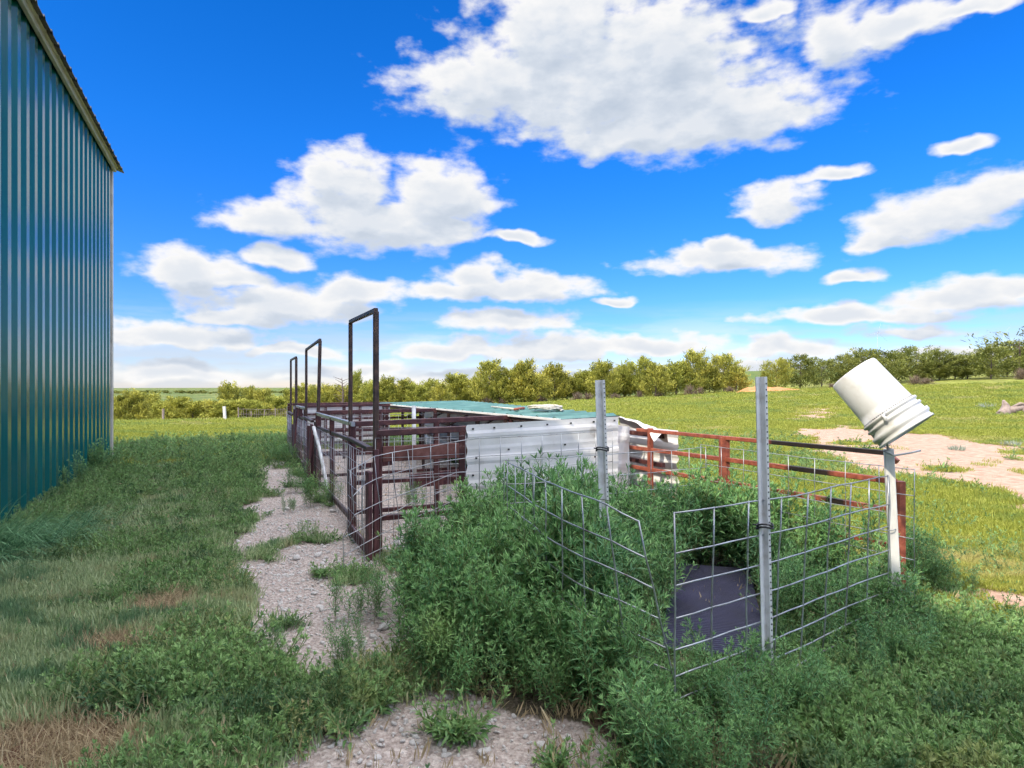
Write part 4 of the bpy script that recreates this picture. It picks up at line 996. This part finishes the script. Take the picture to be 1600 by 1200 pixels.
scz = np.stack([sc, sc, sc*np.where(far_, .65, .8)], -1)
stuff('field_grass', 'sunlit yellow green grass over the open slope', 'grass', CF, p_, r_, scz, np.where(far_, 4, 0)+RNG.integers(0, 4, len(xf)))
# gravel
def pebble():
    mb = MB(); a = [Vector(v).normalized() for v in [(1,0,0),(-1,0,0),(0,1,0),(0,-1,0),(0,0,1),(0,0,-1),(.7,.7,.5),(-.7,.7,.5),(.7,-.7,.5),(-.7,-.7,.5)]]
    import bmesh
    bm_ = bmesh.new(); bmesh.ops.create_icosphere(bm_, subdivisions=2, radius=1)
    sd_ = random.random()*50
    for v in bm_.verts:
        c = v.co; f = 1+.5*(vnoise(np.array([c.x*1.6+sd_]), np.array([c.y*1.6+c.z*1.3]), 3)[0]-.5); v.co = Vector((c.x*f, c.y*f*.8, c.z*f*.55))
    me = bpy.data.meshes.new('pebble'); bm_.to_mesh(me); bm_.free(); me.materials.append(M['stone']); return me
pebs = [pebble() for k in range(5)]
CP = protos('pebble_kinds', pebs)
N_ = 70000; x = RNG.uniform(-4.8, 2.2, N_); y = RNG.uniform(2.0, 13, N_)
k = dirt_mask(x, y) & (RNG.random(N_) < np.clip(5.5/y, .2, 1)*(.35+.65*(fbm(x*3,y*3,140,3) > .5))); xp, yp = x[k], y[k]; p_, r_ = place(xp, yp, .4, .002)
stuff('gravel', 'pale grit and small stones strewn over the bare path', 'gravel', CP, p_, r_, np.minimum(RNG.lognormal(-5.1, .5, len(xp)), .024), RNG.integers(0, 5, len(xp)))
# single rocks
rocks = [(607,862,.045),(622,850,.05),(636,858,.04),(645,848,.035),(612,876,.03),(463,873,.035),(428,862,.035),(449,796,.03),(600,985,.03),(560,905,.03),(497,868,.028),(588,752,.07),(600,744,.05),(660,738,.06),(690,745,.05),(520,800,.03),(455,700,.05)]
for k, (px, py, s_) in enumerate(rocks):
    gx, gy = gxy(px, py); me = pebs[k % 5]; o = bpy.data.objects.new('rock', me); COL.objects.link(o); o.location = (gx, gy, gz(gx, gy)+s_*.3); o.scale = (s_*1.3, s_, s_*1.1); o.rotation_euler = (0, 0, k*1.7)
    lab = ['pale rock touching the foot of the nearest gate post','largest pale rock beside the nearest gate post','pale rock behind the rocks at the nearest gate post','rightmost pale rock of the heap by the nearest gate post','low pale rock before the heap at the nearest gate post'][k] if k < 5 else ({11:'large pale rock on the pen floor, leftmost',12:'pale rock on the pen floor beside the leftmost one',13:'pale rock on the pen floor near the white pole',14:'pale rock on the pen floor near the white sheet'}[k] if k in (11,12,13,14) else {5:'pale rock on the path left of the nearest gate boards',6:'flat pale rock near the left edge of the path',7:'pale rock far up the path by the leaning pipe',8:'pale rock beside the thicket edge at the near path',9:'pale rock on the path below the nearest gate',10:'small pale rock just left of the nearest gate foot',15:'pale rock at the foot of the front pen fence',16:'pale rock by the farthest gate arch weeds'}[k])
    tag(o, lab, 'rock', 'pale rocks heaped at the gate post' if k < 5 else ('pale rocks inside the pens' if k in (11,12,13,14) else 'small pale rocks on the path'))

# ------------------------------------------------------------------ single plants
def plant(label, x, y, kinds, cat='weed', name='weed_plant', group=None):
    """kinds: list of (dx,dy,scale,proto mesh index) joined into one bushy plant"""
    vs = []; fs = []; tn = []; mi = []; o_ = 0
    for (dx, dy, s_, me) in kinds:
        n = len(me.vertices); co = np.empty(n*3, np.float32); me.vertices.foreach_get('co', co); co = co.reshape(-1, 3)*s_
        an = random.uniform(0, 6.3); c_, s2 = math.cos(an), math.sin(an); co = np.stack([co[:,0]*c_-co[:,1]*s2+dx, co[:,0]*s2+co[:,1]*c_+dy, co[:,2]], -1)
        f = np.empty(len(me.loops), np.int32); me.loops.foreach_get('vertex_index', f); t = np.empty(n, np.float32); me.attributes['tint'].data.foreach_get('value', t)
        m_ = np.empty(len(me.polygons), np.int32); me.polygons.foreach_get('material_index', m_)
        vs.append(co); fs.append(f.reshape(-1, 3)+o_); tn.append(t); mi.append(m_); o_ += n
    me = mesh_np(name, np.concatenate(vs), np.concatenate(fs), kinds[0][3].materials[0], {'tint': np.concatenate(tn)})
    me.polygons.foreach_set('use_smooth', np.zeros(len(me.polygons), bool))
    if len(kinds[0][3].materials) > 1: me.materials.append(kinds[0][3].materials[1]); me.polygons.foreach_set('material_index', np.concatenate(mi))
    o = bpy.data.objects.new(name, me); COL.objects.link(o); o.location = (x, y, gz(x, y)); return tag(o, label, cat, group)
def clump(R_, n, s_, pool=None):
    return [(random.gauss(0, R_*.5), random.gauss(0, R_*.5), s_*random.uniform(.7, 1.15), random.choice(pool or wp)) for q in range(n)]
for (px, py, R_, n, s_, lab) in [
    (572,968,.16,12,.42,'dark green weed clump on the path below the crumpled wire panel'),
    (500,792,.24,14,.55,'bushy weed at the foot of the leaning pale pipe'),
    (470,770,.2,10,.5,'bushy weed beside the middle gate boards'),
    (448,802,.12,7,.26,'small weed on the path left of the leaning pipe'),
    (436,726,.25,12,.55,'dark weed clump by the farthest gate arch'),
    (455,715,.25,10,.5,'dark weed clump pressed against the farthest pen gate'),
    (486,838,.12,8,.2,'low weed patch on the path before the nearest gate'),
    (440,1015,.09,7,.2,'small leafy weed on the open path'),
    (545,1040,.13,10,.30,'leafy weed at the near end of the path'),
    (150,738,.3,22,.75,'dark bushy weed against the barn corner'),
    (105,765,.35,16,.6,'grey green weed along the barn base'),
    (650,795,.15,8,.45,'weed growing inside the near pen'),
    (660,775,.3,8,.3,'low weeds on the pen floor behind the plank'),
    (1430,900,.12,18,.52,'pale green bush of weeds at the foot of the bucket post'),
    (1475,930,.12,12,.42,'trailing weed right of the bucket post bush'),
    (840,790,.10,6,1.05,'tallest weed standing in front of the white sheet'),
    (1270,925,.07,3,.75,'lone leafy weed at the edge of the rubber mat'),
    (1290,935,.05,2,.6,'lone weed rising inside the right hand wire panel')]:
    gx, gy = gxy(px, py)
    if 'tallest' in lab: gx, gy = .18, 4.45
    plant(lab, gx, gy, clump(R_, n, s_), 'weed')
yp_ = [m for m in cp]
for (px, py, R_, n, lab) in [(540,1110,.2,34,'yellow green weed patch at the near end of the path'),(250,1090,.3,60,'dark leafy weed patch at the lower left'),(330,1040,.3,50,'leafy weed patch beside the path'),(700,1150,.06,7,'small sprig on the gravel at the bottom')]:
    gx, gy = gxy(px, py); plant(lab, gx, gy, [(random.gauss(0, R_*.5), random.gauss(0, R_*.4), random.uniform(.8,1.5), random.choice(cp[:4] if 'yellow' not in lab else cp)) for q in range(n)], 'weed patch')
# swept long grass against the barn
lf = Lf()
for q in range(1500):
    bx = random.gauss(0, .20); by = random.gauss(0, .36); an = random.gauss(.1, .45); l_ = random.uniform(.35, .75)
    lf.put((bx, by, 0), (math.cos(an)*.8, -.25+math.sin(an)*.6, random.uniform(.4, 1.3)), l_, random.uniform(.004,.007), random.uniform(.25,.7))
me = lf.mesh('grass_tussock', MGr); gx, gy = gxy(-15, 868); o = bpy.data.objects.new('grass_tussock', me); COL.objects.link(o); o.location = (gx, gy, gz(gx, gy)); tag(o, 'tussock of long swept grass at the left edge by the barn', 'grass tussock')
# dry stalks by the bucket post
lf = Lf()
for q in range(150):
    an = random.uniform(0, 6.3); l_ = random.uniform(.2, .5); le = random.uniform(.2, 1.6)
    lf.put((random.gauss(0,.12), random.gauss(0,.10), 0), (math.cos(an)*le, math.sin(an)*le, 1), l_, .0035, random.uniform(.1,.8))
for (px, py, lab) in [(1330,985,'dry straw stalks tangled at the foot of the right wire panel')]:
    gx, gy = gxy(px, py); o = bpy.data.objects.new('dry_stalks', lf.mesh('dry_stalks', MD)); COL.objects.link(o); o.location = (gx, gy, gz(gx, gy)); tag(o, lab, 'dry stalks')

# ------------------------------------------------------------------ trees
def crown(seed, shape, n=1500, clumps=55, rad=1.0, hh=1.0, ll=.11, lw=.035, upb=.8, ragged=.2):
    """crown of unit height; sprays gathered on upswept limbs with gaps between"""
    rn = random.Random(seed); lf = Lf(); g = np.random.default_rng(seed)
    for c in range(clumps):
        t = (c+rn.random())/clumps; an = rn.uniform(0, 6.283)
        prof = shape(t); rr = prof*(.55+.5*rn.random()) * rad
        cz = .06+.86*t; c0 = Vector((math.cos(an)*rr*.5, math.sin(an)*rr*.5, cz)); out = Vector((math.cos(an), math.sin(an), upb+rn.random()*.6)).normalized()
        tipl = (.08+.10*rn.random())*(1.2-.4*t); tip = Vector((math.cos(an)*rr, math.sin(an)*rr, cz+.06)) + out*tipl*ragged*2.2
        tone = rn.random()
        for q in range(int(n/clumps)):
            s_ = rn.random()**.7; p = c0.lerp(tip, s_) + Vector((rn.gauss(0,1), rn.gauss(0,1), rn.gauss(0,.8)))*.048*(1.15-s_*.5)
            d = out + Vector((rn.gauss(0,.55), rn.gauss(0,.55), rn.gauss(0,.45)+.25))
            lf.put(p, d, ll*rn.uniform(.5,1.2), lw*rn.uniform(.6,1.3), rn.uniform(-.1,.2), min(1, max(0, tone*.65+rn.random()*.4)))
    return lf
cone = lambda t: .40*(1-t)**.75+.02+.06*min(1, t*6)
spire = lambda t: .36*(1-t)**.6+.015

ovalc = lambda t: .46*math.sqrt(max(.02, 1-(2*t-.85)**2/1.35))
roundc = lambda t: .52*math.sqrt(max(.02, 1-(2*t-.95)**2/1.1))
jun = [crown(s_, sh_, 6500, 95, ll=.075, lw=.022, upb=1.1, ragged=.75).mesh('juniper_crown', MJ) for s_, sh_ in [(1,cone),(2,spire),(3,cone),(4,ovalc),(5,spire),(6,cone)]]
drk = [crown(s_, sh_, 5000, 85, ll=.065, lw=.024, ragged=.5).mesh('tree_crown', MJd) for s_, sh_ in [(11,roundc),(12,ovalc),(13,roundc)]]
sparse = crown(21, roundc, 900, 30, rad=1.1, ll=.10, lw=.02, upb=.3, ragged=.9).mesh('sparse_crown', MJd)
def shrub(seed):
    rn = random.Random(seed); lf = Lf()
    for q in range(420):
        an = rn.uniform(0, 6.3); el_ = rn.uniform(.15, 1.4); st = rn.random()*.6
        d = Vector((math.cos(an)*math.cos(el_), math.sin(an)*math.cos(el_), math.sin(el_))); lf.put(d*st*.8, d + Vector((rn.gauss(0,.3), rn.gauss(0,.3), rn.gauss(0,.3))), rn.uniform(.2,.4), .03, 0)
    return lf.mesh('shrub', MB_)
shr = [shrub(31), shrub(32)]
def trunk_mesh(seed, mat):
    rn = random.Random(seed); mb = MB(); mb.tube([(0,0,-.06),(rn.uniform(-.01,.01),0,.2),(rn.uniform(-.02,.02),rn.uniform(-.02,.02),.55),(0,0,.92)], [.035,.028,.018,.005], 8)
    for q in range(11):
        t = .12+.065*q; an = q*2.4; mb.tube([(0,0,t),(math.cos(an)*.12,math.sin(an)*.12,t+.08),(math.cos(an)*.22*(1.1-t),math.sin(an)*.22*(1.1-t),t+.17)], [.012,.008,.003], 5)
    me = bpy.data.meshes.new('trunk'); me.from_pydata(mb.v, [], mb.f); me.materials.append(mat); return me
trk_ = [trunk_mesh(s_, M['bark']) for s_ in (1, 2)]
TREEN = [0]
ORD = ['first','second','third','fourth','fifth','sixth','seventh','eighth','ninth','tenth','eleventh','twelfth','thirteenth','fourteenth','fifteenth','sixteenth','seventeenth','eighteenth','nineteenth','twentieth','twenty-first','twenty-second','twenty-third','twenty-fourth']
def tree(px, ytop, wpx, Yd, crownm, label, group=None, base=None, name='juniper_tree', cat='tree'):
    x = (px-800)/1000*Yd; z0 = gz(x, Yd)
    if base is not None: z0 = min(z0, EYE-(base-600)/1000*Yd)
    zt = EYE-(ytop-600)/1000*Yd; h_ = zt-z0; TREEN[0] += 1
    t = thing(name, label, cat, (x, Yd, z0-.1), group); w_ = wpx/1000*Yd*rn.uniform(1.05, 1.4); h_ *= rn.uniform(.92, 1.06)
    a = bpy.data.objects.new('crown', crownm); COL.objects.link(a); a.parent = t; a.scale = (w_, w_, h_); a.rotation_euler = (0, 0, TREEN[0]*2.1)
    b_ = bpy.data.objects.new('trunk', trk_[TREEN[0] % 2]); COL.objects.link(b_); b_.parent = t; b_.scale = (h_*.8, h_*.8, h_*.95)
    return t
rn = random.Random(3)
GRP = 'yellow green junipers along the far edge of the grass'
rn = random.Random(3)
# left belt
px = 148; kk_ = -1
while px < 440:
    kk_ += 1
    tree(px, rn.uniform(618, 632), rn.uniform(42, 60), 46+rn.uniform(-2, 7), rn.choice(jun), 'low yellow green juniper, '+ORD[kk_]+' to the right of the barn corner', GRP); px += rn.uniform(15, 22)
for p_x, yt, w_, l_ in [(360,606,44,'tallest juniper above the low belt, behind the lone white fence post'),(388,612,30,'slim tall juniper just right of the lone white fence post'),(412,610,40,'broad taller juniper above the low belt, left of the farthest arch'),(285,628,30,'small juniper poking above the low belt midway from barn to white post')]: tree(p_x, yt, w_, 50, jun[p_x % 3*2], l_, GRP)
for kk_, (p_x, yt, w_) in enumerate([(438,622,40),(455,612,42),(474,606,40),(497,602,44),(520,606,40),(540,604,40),(556,590,34),(582,602,46),(606,597,50),(632,598,48),(650,603,46),(672,600,40),(688,604,30)]):
    tree(p_x, yt, w_, 54+rn.uniform(-2, 3), jun[rn.randrange(6)], 'yellow green juniper behind the gate arches, '+ORD[kk_]+' counting from the farthest arch', GRP)
cent = [(713,584,48),(735,594,40),(765,571,50),(780,588,36),(797,579,40),(819,572,52),(840,588,38),(866,577,50),(886,590,38),(916,580,42),(942,571,40),(958,585,36),(975,572,38),(997,560,46),(1012,580,36),(1024,574,44),(1056,566,48),(1040,583,34),(1088,556,46),(1108,575,36),(1131,556,50),(1150,572,36)]
cent.sort()
for kk_, (p_x, yt, w_) in enumerate(cent): tree(p_x, yt+1, w_*1.12, 60+rn.uniform(-2, 4), jun[rn.randrange(6)], 'yellow green juniper, '+ORD[len(cent)-1-kk_]+' leftward from the orange dirt mound', GRP)
tree(1213, 567, 38, 62, jun[3], 'small bright juniper standing alone beside the orange dirt mound')
tree(1250, 558, 44, 64, drk[1], 'round dark green tree right of the small bright juniper')
tree(1284, 560, 40, 66, drk[0], 'dark green tree just left of the bucket')
tree(1196, 583, 20, 66, jun[1], 'tiny juniper at the left of the orange dirt mound')
for kk_, (p_x, yt, w_, k) in enumerate([(1318,556,50,1),(1345,546,56,0),(1378,548,54,2),(1400,552,50,1)]): tree(p_x, yt, w_, 66+rn.uniform(-2,3), drk[k], 'large olive green tree behind the bucket, '+ORD[kk_]+' from the left', 'large olive trees behind the bucket')
tree(1432, 545, 60, 72, drk[2], 'light green broad tree right of the bucket')
for kk_, (p_x, yt, w_, k) in enumerate([(1456,566,40,1),(1468,549,48,0),(1492,556,40,1),(1512,552,44,2)]): tree(p_x, yt, w_, 68, drk[k], 'olive green tree, '+ORD[kk_]+' rightward from the broad light green tree', 'olive trees right of the bucket')
tree(1548, 541, 54, 64, drk[0], 'round dark tree near the right edge')
tree(1574, 536, 56, 70, drk[1], 'dark spreading tree behind the round one at the right edge')
tree(1592, 522, 90, 66, sparse, 'sparse tall tree with open branches at the right edge')
tree(1625, 530, 70, 66, drk[2], 'dark tree cut by the right edge')
# bare shrubs at the foot of the row
SX = sorted([448,530,680,700,760,785,845,902,918,1000,1078,1095,1140,960,1030])
for k, (p_x, w_, yb, ht) in enumerate([(448,22,655,20),(530,26,650,16),(680,30,640,16),(700,26,640,16),(760,30,634,22),(785,20,632,18),(845,26,628,20),(902,30,626,22),(918,24,624,20),(1000,18,620,22),(1078,26,614,26),(1095,20,612,20),(1140,24,610,18),(960,30,622,16),(1030,24,617,16),(1430,30,594,22),(1448,26,594,16),(1300,20,603,14),(1596,30,588,26)]):
    Yd = 55 if p_x < 700 else 58; x = (p_x-800)/1000*Yd; o = bpy.data.objects.new('bare_shrub', shr[k % 2]); COL.objects.link(o); o.location = (x, Yd, gz(x, Yd)-.05)
    w2 = w_*1.1/1000*Yd*.5; o.scale = (w2/.75, w2/.75, ht/1000*Yd/.9); o.rotation_euler = (0, 0, k)
    lab = 'greyish brown bare shrub at the foot of the junipers, '+ORD[sum(p_x >= v for v in SX)-1]+' from the left' if p_x < 1200 else (('wide' if p_x == 1430 else 'narrow')+' pinkish grey bare shrub under the trees right of the bucket' if p_x > 1400 and p_x < 1500 else ('bare shrub left of the bucket' if p_x < 1400 else 'bare shrub under the sparse tree at the right edge'))
    tag(o, lab, 'shrub', 'bare shrubs under the tree row')
# dead tree behind the pens
o = thing('dead_tree', 'dark bare dead tree poking above the junipers by the nearest arch', 'dead tree', (-13.8, 52, gz(-13.8, 52)))
mb = MB(); b0 = Vector((-13.8, 52, gz(-13.8, 52))); tp = W3(534, 590, 52); mb.tube([b0, b0.lerp(tp, .6)+Vector((.1,0,0)), tp], [.12, .07, .02], 6)
for q in range(16):
    p = b0.lerp(tp, .35+.04*q); s_ = (-1)**q; mb.tube([p, p+Vector((s_*rn.uniform(.3,.8), 0, rn.uniform(.1,.5)))], [.03, .008], 4)
mb.build('branches', M['bark'], o)
# far woodland on the plain
blob = [crown(41+k, roundc, 260, 18, ll=.28, lw=.12).mesh('far_bush', MJd) for k in range(3)]
CB = protos('far_bushes', blob); bx = []; by = []; bs = []
for (Yd, yw, x0, x1, n, s_) in [(330,26,-330,40,900,8.5),(430,20,-430,60,900,12),(700,50,-700,150,900,11),(1500,150,-1500,400,700,14),(3500,300,-3600,1200,600,22)]:
    xx = RNG.uniform(x0, x1, n); yy = Yd + .10*xx + RNG.normal(0, yw*.35, n) + 40*(fbm(xx/120, xx*0, 7, 3)-.5)
    kk = fbm(xx/(Yd*.12), yy*0+Yd, 8, 3) > (.30 if Yd < 500 else .43); bx += list(xx[kk]); by += list(yy[kk]); bs += list(np.full(kk.sum(), s_)*RNG.uniform(.5, 1.1, kk.sum()))
bx, by, bs = np.array(bx), np.array(by), np.array(bs); p_, r_ = place(bx, by, .05, .3)
stuff('far_woodland', 'dark lines of woodland across the distant plain', 'woodland', CB, p_, r_, np.stack([bs*1.3, bs*1.3, bs*.62], -1), RNG.integers(0, 3, len(bx)))

# ------------------------------------------------------------------ small far things
o = thing('fence_post', 'lone white fence post in the sunlit grass left of the pens', 'post', W3(352, 664, 30))
gp = Vector((-.448*30, 30, gz(-.448*30, 30))); o.location = gp
mb = MB(); mb.beam(gp - Vector((0,0,.1)), Vector((gp.x-.05, 30, EYE-(635-600)/1000*30)), .13, .08, Vector((1,0,0))); mb.build('shaft', M['paintwood'], o)
o = thing('fence_post', 'small grey fence post in the grass near the barn corner', 'post', (-.545*36, 36, gz(-.545*36, 36)))
gp = o.location.copy(); mb = MB(); mb.beam(gp - Vector((0,0,.1)), gp + Vector((0,0,.9)), .10, .10, Vector((1,0,0))); mb.build('shaft', M['twig'], o)
q0 = Vector((-.427*38, 38, 0)); q1 = Vector((-.345*42, 42, 0)); q0.z = gz(q0.x, q0.y); q1.z = gz(q1.x, q1.y)
o = thing('wire_fence', 'low grey wire fence in front of the junipers left of the pens', 'fence', q0)
mb = MB()
for q in range(23):
    p = q0.lerp(q1, q/22); mb.tube([p, p+Vector((random.uniform(-.05,.05),0,.6+.3*random.random()))], .010 if q % 5 else .035, 4)
for z in (.2,.5,.8): mb.tube([q0+Vector((0,0,z)), q0.lerp(q1,.5)+Vector((0,0,z-.04)), q1+Vector((0,0,z))], .012, 4)
mb.build('stakes', M['twig'], o)
# dirt mound
n = 48; vs = []; cxm, cym = W3(1200, 604, 57).xy
for i_ in range(n+1):
    for j_ in range(n+1):
        u_ = i_/n*2-1; v_ = j_/n*2-1; x = cxm+u_*3.4+ .2; y = cym+v_*3; r2 = math.hypot(u_, v_)
        hh_ = max(0, 1-r2**1.6)*(.45+.55*(u_ < -.2)*1.0 + .25)*(.7+.7*float(fbm(np.array(x*1.1), np.array(y*1.1), 55, 4)))*.62
        vs.append((x, y, gz(x, y)-.05+hh_))
mb = MB(); mb.add(vs, [(i_*(n+1)+j_, (i_+1)*(n+1)+j_, (i_+1)*(n+1)+j_+1, i_*(n+1)+j_+1) for i_ in range(n) for j_ in range(n)])
mo = mb.build('dirt_mound', M['clay'], None, True); tag(mo, 'orange mound of bare dirt in the gap between the tree rows', 'mound')
# driftwood stump at right
gx, gy = 20.0, 25.5; gzz = gz(gx, gy)
o = thing('tree_stump', 'pale weathered uprooted stump in the grass at the right edge', 'stump', (gx, gy, gzz))
mb = MB(); top = W3(1580, 603, 25.5)
mb.tube([(gx-.5, gy, gzz-.05), (gx-.32, gy, gzz+.22), (gx-.30, gy+.05, gzz+.42), (gx-.42, gy, gzz+.60)], [.26, .20, .13, .05], 9)
mb.tube([(gx-.3, gy, gzz+.15), (gx+.2, gy-.1, gzz+.34), (gx+.9, gy, gzz+.30)], [.18, .13, .06], 8); mb.tube([(gx-.3, gy, gzz+.25), (gx-.68, gy-.1, gzz+.16)], [.1, .04], 6)
mb.tube([(gx-.1, gy, gzz+.3), (gx+.1, gy-.2, gzz+.5), (gx+.35, gy-.2, gzz+.46)], [.07, .05, .02], 6); mb.tube([(gx+.3, gy, gzz+.0), (gx+.2, gy-.3, gzz+.3)], [.08, .04], 6); mb.build('wood', M['twig'], o, True)
# sage tufts in the field
CS = leafmat('sage_leaf', (.20,.25,.19), (.42,.47,.38), (.30,.34,.26), .2, .8, .1)
for k, (px, py, Yd, s_) in enumerate([(1540,606,30,.5),(1495,680,13,.22),(1580,672,14,.25)]):
    x = (px-800)/1000*Yd; me = tuft(120, s_*.6, .02*s_/.3, s_*.7, 1.2, .3).mesh('sage_clump', CS); o = bpy.data.objects.new('sage_clump', me); COL.objects.link(o); o.location = (x, Yd, gz(x, Yd))
    tag(o, ['silvery sage clump high in the field left of the stump','silvery tuft in the grass right of the bucket','silvery tuft in the grass at the right edge above the dirt track'][k], 'sage')
# wind turbines
for k, (px, yh, yb, Yd, rl, ph) in enumerate([(1182,563,584,3400,32,.5),(1256,557,600,3200,40,.9),(1371,520,590,3600,70,.25),(1568,522,585,3200,62,.6)]):
    hub = W3(px, yh, Yd); bs_ = Vector((hub.x, hub.y, min(EYE-(yb+15-600)/1000*Yd, hub.z-30)))
    bs_.z = min(bs_.z, gz(hub.x, hub.y))
    o = thing('wind_turbine', ['faint white wind turbine above the orange dirt mound','faint white wind turbine left of the bucket','faint white wind turbine with its blades above the bucket','faint white wind turbine behind the trees at the right edge'][k], 'wind turbine', bs_, 'wind turbines on the horizon')
    sc = rl/44
    mb = MB(); mb.tube([bs_, hub], [.8*sc, .4*sc], 10); mb.build('tower', M['white'], o, True)
    mb = MB(); mb.box(hub + Vector((0, 0, .5)), (2*sc, 5*sc, 2*sc)); mb.build('nacelle', M['white'], o)
    for q in range(3):
        an = ph + q*2.094; d = Vector((math.sin(an), 0, math.cos(an))); c = hub + Vector((0, -5*sc, 0)); mb = MB()
        mb.tube([c, c + d*rl*.25, c + d*rl], [.3*sc, .4*sc, .1*sc], 6); mb.build('blade', M['white'], o, True)
print('objects', len(S.objects), 'faces', sum(len(m.polygons) for m in bpy.data.meshes))
